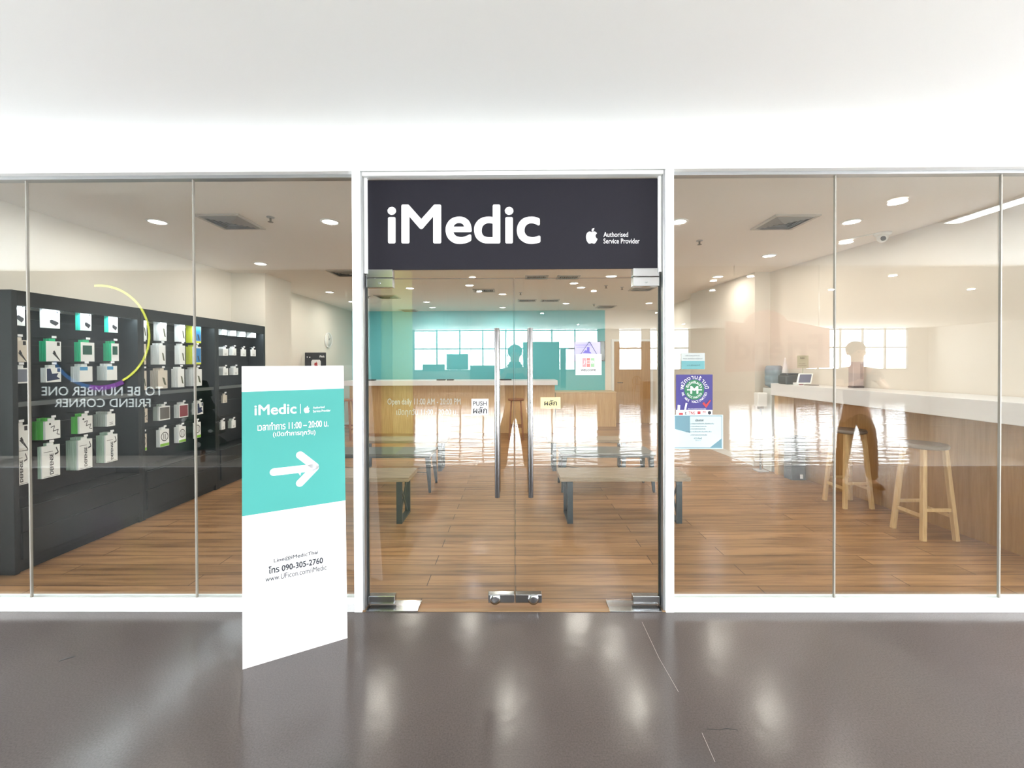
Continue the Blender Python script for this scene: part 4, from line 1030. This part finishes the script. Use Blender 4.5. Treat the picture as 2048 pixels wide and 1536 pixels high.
# ================================================================ BENCHES
def xbench(x0, x1, y0, y1, h, label, grp):
    t = thing('bench', label, 'bench', ((x0 + x1) / 2, (y0 + y1) / 2, 0), grp)
    MB().box(x0, x1, y0, y1, h - .042, h).obj('seat', BENCHW, t, bevel=.004)
    for xx in (x0 + .10, x1 - .10):
        m_ = MB(); w = .055; a, b = y0 + .03, y1 - .03; zt_ = h - .043
        m_.box(xx - w / 2, xx + w / 2, a, a + .02, 0.001, zt_).box(xx - w / 2, xx + w / 2, b - .02, b, 0.001, zt_)
        m_.box(xx - w / 2, xx + w / 2, a + .02, b - .02, 0.001, .02).box(xx - w / 2, xx + w / 2, a + .02, b - .02, zt_ - .018, zt_)
        m_.bar((xx, a + .02, .02), (xx, b - .02, zt_ - .02), .02, .012, up=(1, 0, 0)).bar((xx, b - .02, .02), (xx, a + .02, zt_ - .02), .02, .012, up=(1, 0, 0))
        m_.obj('leg', BENCHM, t)
    return t
def mbench(x0, x1, y0, y1, h, label, grp):
    t = thing('metal_bench', label, 'bench', ((x0 + x1) / 2, (y0 + y1) / 2, 0), grp)
    MB().box(x0, x1, y0, y1, h - .03, h).obj('seat', mat('grey metal top', (84, 84, 82), .4, .2), t, bevel=.008)
    MB().box(x0 + .02, x1 - .02, y0 + .02, y1 - .02, h - .055, h - .031).obj('rim', BENCHM, t)
    for xx, sxn in ((x0 + .05, -1), (x1 - .05, 1)):
        for yy, syn in ((y0 + .05, -1), (y1 - .05, 1)):
            MB().bar((xx, yy, h - .05), (xx + sxn * .03, yy + syn * .04, 0.001), .075, .06, .028, .028, up=(1, 0, 0)).obj('leg', BENCHM, t, bevel=.004)
    MB().bar((x0 + .06, y0 + .07, .22), (x1 - .06, y1 - .07, .22), .012, .006).bar((x0 + .06, y1 - .07, .228), (x1 - .06, y0 + .07, .228), .012, .006).obj('cross_brace', BENCHM, t)
    return t
g = 'waiting benches'
xbench(-2.32, -1.04, Dp(4.02), Dp(4.41), .462, 'grey brown wooden bench, left side, nearest row to the glass', g)
xbench(.435, 1.70, Dp(4.02), Dp(4.41), .462, 'grey brown wooden bench, right side, nearest row to the glass', g)
mbench(-2.38, -1.02, Dp(5.02), Dp(5.46), .475, 'dark metal bench with tapered legs, left side, middle row', g)
mbench(.55, 1.70, Dp(5.02), Dp(5.46), .475, 'dark metal bench with tapered legs, right side, middle row', g)
xbench(-2.32, -1.0, Dp(6.0), Dp(6.35), .455, 'wooden bench with dark frames, left side, farthest row', g)
xbench(.47, 1.68, Dp(6.0), Dp(6.35), .455, 'wooden bench with dark frames, right side, farthest row', g)

# ================================================================ CORRIDOR AND HALL, SEEN IN THE GLASS
# downlights of the corridor behind the camera
for i, (px, py, z) in enumerate(((1795, 425, 3.75), (1692, 490, 5.0), (1545, 565, 7.4), (1427, 598, 9.3))):
    zz = CZ if i < 2 else HZ
    p = mirror(px, py, z); p.z = zz
    o = dup(L0, tuple(p), ['nearest corridor downlight, mirrored high on the right pane', 'second corridor downlight, mirrored above the dome camera side', 'corridor hall downlight mirrored over the right pillar', 'farthest corridor hall downlight mirrored by the right white post'][i], group='corridor downlights')
    area('corridor beam', (p.x, p.y, zz - .03), .13, .13, 14, (.95, .97, 1), shape='DISK')
hp = [(x, y) for y in (-4.7, -6.1, -7.8) for x in (-.9, 2, 5, 8, 11.5)]  # hall downlights added to brighten the floor and bounce light into the corridor
for i, (x, y) in enumerate(hp + [(1, -12.5), (5.2, -12.5), (9.5, -12.5), (3, -17), (8, -17)]):
    dup(L0, (x, y, HZ), 'round lit downlight added in the hall ceiling beyond the corridor', group='added hall downlights')
    area('added hall beam', (x, y, HZ - .03), .13, .13, HALL_W / len(hp) if i < len(hp) else 30, (.96, .98, 1), shape='DISK')
# linear light of the corridor
t = thing('linear_ceiling_light', 'long lit strip light in the corridor ceiling, mirrored in the right pane', 'ceiling light', (4.6, -1.0, CZ))
MB().box(4.45, 4.62, -1.62, -.45, CZ - .02, CZ - .001).obj('housing', WHITE, t)
MB().box(4.46, 4.61, -1.60, -.47, CZ - .024, CZ - .02).obj('diffuser', LAMPC, t)

# ring sign and lettering of the opposite shop
YO = -4.35
def omap(Yw, off=0):
    z = 2 * YG - Yw + 2.61
    return lambda u, v: Vector((on_y(u, v, Dp(z)).x, Yw + off, on_y(u, v, Dp(z)).z))
fo = omap(YO, .02)
t = thing('opposite_shop_sign', 'glowing ring sign with white letters on the shopfront opposite, mirrored in glass', 'sign', tuple(fo(200, 700)))
P = Print(fo); P.text('TO BE NUMBER ONE', 328, 791, 86, 773, bold=.0).text('FRIEND CORNER', 303, 814, 112, 797, bold=.0).obj('lettering', mat('lit white letters', (230, 235, 235), .5, emit=(.9, 1, 1), estr=3.2), t)
def ring(P, cx, cy_, r0, r1, a0, a1, n=40):
    for i in range(n):
        a, b = a0 + (a1 - a0) * i / n, a0 + (a1 - a0) * (i + 1) / n
        P.poly([(cx + r0 * math.cos(a), cy_ + r0 * math.sin(a)), (cx + r0 * math.cos(b), cy_ + r0 * math.sin(b)), (cx + r1 * math.cos(b), cy_ + r1 * math.sin(b)), (cx + r1 * math.cos(a), cy_ + r1 * math.sin(a))])
    return P
ring(Print(fo), 200, 672, 98.5, 102.5, R(-95), R(62)).obj('yellow_arc', mat('yellow neon', (230, 230, 40), .5, emit=(.85, .9, .12), estr=5), t)
ring(Print(fo), 200, 672, 99, 108, R(62), R(100)).obj('purple_arc', mat('purple neon', (120, 30, 150), .5, emit=(.30, .05, .42), estr=2.2), t)
ring(Print(fo), 200, 672, 99, 106, R(100), R(150)).obj('blue_arc', mat('blue neon', (30, 90, 150), .5, emit=(.05, .22, .45), estr=1.2), t)

# free standing arched sign board in the hall
Yb = -3.5
fo2 = omap(Yb)
t = thing('arched_sign_board', 'pink arched sign board hanging at the corridor edge, mirrored in the right panes', 'sign board', tuple(fo2(1560, 760)))
fr_, bk_ = omap(Yb), omap(Yb, -.05)
out = [(1453, 745), (1453, 642)] + [(1533 + 44 * math.cos(a), 652 - 32 * math.sin(a) * 1.0) for a in [R(d) for d in range(170, 5, -15)]] + [(1660, 657), (1660, 735)]
m_ = MB(); n = len(out); F_ = [m_.bm.verts.new(fr_(*q_)) for q_ in out]; K_ = [m_.bm.verts.new(bk_(*q_)) for q_ in out]
m_.bm.faces.new(F_); m_.bm.faces.new(K_[::-1])
for i in range(n): m_.bm.faces.new([F_[i], F_[(i + 1) % n], K_[(i + 1) % n], K_[i]])
m_.obj('board', mat('dusty pink board', (196, 140, 128), .6), t)
Print(omap(Yb, .01)).text('Friend', 1645, 722, 1468, 668, bold=.03).obj('lettering', mat('deep pink letters', (150, 70, 66), .6), t)
for px in (1470, 1640):
    q_ = fo2(px, 660); MB().tube((q_.x, Yb - .025, q_.z), (q_.x, Yb - .025, CZ), .008, n=8).obj('hanging_rod', ALU, t)
# display boards standing in the hall
for (a, b, yt, yb_, z, lab) in ((1046, 1119, 684, 772, 5.95, 'tall grey board hanging in the corridor, mirrored right of the door gap'),
                                (1121, 1132, 698, 776, 6.02, 'narrow grey hanging board beside the tall one, mirrored'),
                                (893, 936, 708, 739.5, 6.1, 'small raised hanging notice board, mirrored in the left door'),
                                (845, 889, 729, 741, 6.1, 'small grey hanging panel, mirrored beside the raised notice board'),
                                (940, 1000, 731, 768, 6.05, 'low wide grey hanging panel, mirrored behind the left handle')):
    p, q_ = mirror(a, yt, z), mirror(b, yb_, z)
    t = thing('display_board', lab, 'display board', ((p.x + q_.x) / 2, p.y, 0), 'boards hanging in the corridor')
    MB().box(p.x, q_.x, p.y - .04, p.y, q_.z, p.z).obj('panel', mat('board grey', (120, 122, 122), .6), t)
    m_ = MB()
    for xx in (p.x + .01, q_.x - .01): m_.tube((xx, p.y - .02, p.z), (xx, p.y - .02, CZ), .0025, n=6)
    m_.obj('hanging_wire', ALU, t)
# plastic chair and desk by the hall windows
p = mirror(1276, 786, 21.5); x, y = p.x, p.y
t = thing('plastic_chair', 'brown plastic chair by the hall windows, mirrored in the right door', 'chair', (x, y, 0))
MB().box(x - .23, x + .23, y - .22, y + .22, .43, .46).obj('seat', STOOLD, t, bevel=.01)
for sx_ in (-1, 1):
    for sy_ in (-1, 1): MB().bar((x + sx_ * .19, y + sy_ * .18, .43), (x + sx_ * .25, y + sy_ * .24, 0.001), .035, .035).obj('leg', STOOLD, t)
m_ = MB(); pts = [Vector((x + .23 * math.cos(a), y - .22, .60 + .26 * math.sin(a))) for a in [R(d) for d in range(0, 181, 15)]]
m_.path([Vector((x + .21, y - .2, .45))] + pts + [Vector((x - .21, y - .2, .45))], .018)
for dx in (-.07, .07): m_.bar((x + dx, y - .21, .46), (x + dx * .6, y - .22, .84), .03, .012)
m_.obj('backrest', STOOLD, t)
p = mirror(1295, 800, 18.5)
t = thing('hall_desk', 'brown wooden desk by the hall windows, mirrored in the right door', 'desk', (p.x, p.y, 0))
MB().box(p.x - .3, p.x + .3, p.y - .3, p.y + .3, .72, .75).obj('top', STOOLD, t)
MB().box(p.x - .27, p.x + .27, p.y + .22, p.y + .25, 0.001, .72).box(p.x - .27, p.x - .24, p.y - .25, p.y + .22, 0.001, .72).box(p.x + .24, p.x + .27, p.y - .25, p.y + .22, 0.001, .72).obj('panels', STOOLD, t)
# small decorated tree in the corridor on the left
p = mirror(437, 940, 7.0); x, y = p.x, YO + .45
t = thing('christmas_tree', 'small dark artificial tree with white star ornaments, mirrored in the left panes', 'christmas tree', (x, y, 0))
m_ = MB()
for i in range(5): m_.lathe((x, y, .25 + i * .2), [(.34 - i * .055, 0), (.36 - i * .055, .01), (.10 - i * .01, .26)], n=14)
m_.obj('foliage', mat('tree green', (30, 60, 44), .8, bump=1, nscale=40), t)
MB().tube((x, y, 0.001), (x, y, .28), .035).obj('trunk', STOOLD, t)
for a, r_, z in ((20, .22, .5), (140, .2, .7), (80, .18, .85), (60, .3, .33), (110, .28, .4)):
    MB().ball((x + r_ * math.cos(R(a)), y + r_ * math.sin(R(a)) + .04, z), .04).obj('ornament', WHT, t)

# ---------------------------------------------------------------- people outside (seen as reflections)
def skin(name, chains, m, parent, sub=1):
    bm = bmesh.new(); lay = bm.verts.layers.skin.verify(); vm = {}; first = True
    for ch in chains:
        prev = None
        for (co, r_) in ch:
            key = tuple(round(c_, 4) for c_ in co)
            if key not in vm:
                v_ = bm.verts.new(co); rr_ = r_ if isinstance(r_, tuple) else (r_, r_)
                v_[lay].radius = rr_
                if first: v_[lay].use_root = True; first = False
                vm[key] = v_
            v_ = vm[key]
            if prev is not None and prev is not v_:
                try: bm.edges.new((prev, v_))
                except ValueError: pass
            prev = v_
    me = bpy.data.meshes.new(name); bm.to_mesh(me); bm.free(); me.materials.append(m)
    o = bpy.data.objects.new(name, me); C.objects.link(o)
    s_ = o.modifiers.new('skin', 'SKIN'); s_.use_smooth_shade = True; s_.branch_smoothing = .4
    o.modifiers.new('sub', 'SUBSURF').levels = sub; o.modifiers['sub'].render_levels = sub
    o.parent = parent
    return o
def person(loc, rotz, label, shirt, pants, phone=(0.0, .30, 1.56), hs=1.0):
    t = thing('person', label, 'person', loc, rotz=rotz)
    S = mat('skin tone', (196, 150, 122), .5)
    hip, chest, neck = (0, 0, .96), (0, -.01, 1.33), (0, .0, 1.52)
    px_, py_, pz_ = phone
    def arm(s):
        sh = (s * .19, 0, 1.45); el = (s * .26, .12, 1.24); wr = (px_ + s * .09, py_ - .04, pz_ - .05)
        return sh, el, wr
    def leg(s): return (s * .10, 0, .90), (s * .15, .02, .50), (s * .19, -.01, .09), (s * .21, .13, .03)
    ch = [[(hip, .12), ((0, 0, 1.12), .12), (chest, .14), ((0, 0, 1.45), .11), (neck, .055), ((0, .01, 1.60), .075), ((0, .015, 1.68), .10), ((0, .01, 1.76), .085), ((0, .0, 1.80), .05)],
          [((0, .015, 1.68), .10), ((0, .10, 1.665), .02)]]
    for s in (-1, 1):
        sh, el, wr = arm(s)
        ch.append([((0, 0, 1.45), .11), (sh, .06), (el, .042), (wr, .027)])
        hand = (wr[0] - s * .03, wr[1] + .02, wr[2] + .05)
        ch.append([(wr, .027), (hand, .032)])
        for k_ in range(4):
            b_ = (hand[0] + s * .004, hand[1] + .012, hand[2] + .028 - k_ * .02)
            L_ = (.075, .082, .078, .062)[k_]
            ch.append([(hand, .032), (b_, .010), ((b_[0] - s * L_ * .5, b_[1] + .012, b_[2]), .0088), ((b_[0] - s * L_, b_[1] + .004, b_[2] - .002), .0078)])
        ch.append([(wr, .027), ((hand[0] - s * .012, hand[1] - .026, hand[2] - .01), .011), ((hand[0] - s * .05, hand[1] - .030, hand[2] + .002), .009)])
        h_, k_, a_, f_ = leg(s)
        ch.append([(hip, .12), (h_, .085), (k_, .058), (a_, .042), (f_, .035)])
    skin('body', ch, S, t)
    shc = [[((0, 0, .93), (.15, .12)), ((0, 0, 1.12), (.15, .125)), (chest, (.175, .135)), ((0, 0, 1.46), (.13, .10))]]
    for s in (-1, 1):
        sh, el, wr = arm(s); shc.append([((0, 0, 1.46), (.13, .10)), (sh, .078), ((sh[0] * .4 + el[0] * .6, sh[1] * .4 + el[1] * .6, sh[2] * .4 + el[2] * .6), .064)])
    skin('shirt', shc, shirt, t)
    pc = [[((0, 0, .99), (.145, .115)), ((0, 0, .92), (.145, .12))]]
    for s in (-1, 1):
        h_, k_, a_, f_ = leg(s); pc.append([((0, 0, .92), (.145, .12)), (h_, .105), (k_, .078), (a_, .066)])
    skin('trousers', pc, pants, t)
    for s in (-1, 1):
        sho = MB().ball((s * .20, .06, .045), .05, (1.0, 2.5, .85)).obj('shoe', BLACK, t); sho.location = (0, 0, 0)
    hr = MB().ball((0, -.015, 1.735), .105, (.98, 1.05, .95)).obj('hair', mat('black hair', (20, 18, 18), .6), t); hr.location = (0, 0, 0)
    for s in (-1, 1):
        e_ = MB().ball((s * .034, .105, 1.695), .012).obj('eye', BLACK, t); e_.location = (0, 0, 0)
        e_ = MB().ball((s * .100, .0, 1.68), .016, (.5, .9, 1.4)).obj('ear', S, t); e_.location = (0, 0, 0)
    mo = MB().ball((0, .098, 1.630), .02, (1.3, .4, .3)).obj('mouth', mat('lip', (150, 84, 78), .5), t); mo.location = (0, 0, 0)
    return t
def hold_phone(x, y, z, label):
    return tag(MB().box(x - .078, x + .078, y - .004, y + .004, z - .038, z + .038).obj('phone', BLACK, bevel=.004, loc=(x, y, z)), label, 'phone')
person((0.0, -3.0, 0), 0, 'person in grey shirt photographing the shop, mirrored in the glass doors', mat('grey tee', (70, 76, 84), .8), mat('dark trousers', (38, 40, 48), .8))
hold_phone(0, -2.69, 1.55, 'black phone held by the person mirrored in the doors')
person((4.25, -2.45, 0), R(8), 'person in dark shirt standing by the corridor, mirrored in the right pane', mat('brown tee', (66, 54, 48), .8), mat('black jeans', (30, 30, 34), .8), phone=(0.0, .28, 1.40))
hold_phone(4.21, -2.16, 1.39, 'black phone held by the person mirrored in the right pane')

# small marks on the corridor floor
SC_ = mat('dark scuff', (44, 42, 42), .6); SL = mat('pale scratch', (176, 166, 160), .5)
def floor_mark(name, label, pts, w, m_):
    P = MB()
    for a, b in zip(pts[:-1], pts[1:]):
        pa_, pb_ = on_z(a[0], a[1], 0), on_z(b[0], b[1], 0); P.bar((pa_.x, pa_.y, .0006), (pb_.x, pb_.y, .0006), w, .0006)
    tag(P.obj(name, m_), label, 'mark')
floor_mark('floor_scratch', 'thin pale scratch on the grey floor below the right door post', [(1284, 1244), (1318, 1316), (1357, 1384)], .0016, SL)
floor_mark('floor_scratch', 'short pale scratch low on the grey floor, right of centre', [(1404, 1466), (1430, 1524)], .0016, SL)
floor_mark('floor_scuff', 'small dark scuff on the grey floor at the far left', [(118, 1322), (134, 1317), (150, 1313)], .014, SC_)
floor_mark('floor_scuff', 'broken dark scratch line low on the grey floor at right', [(1414, 1458), (1440, 1460), (1452, 1457), (1475, 1460)], .003, SC_)
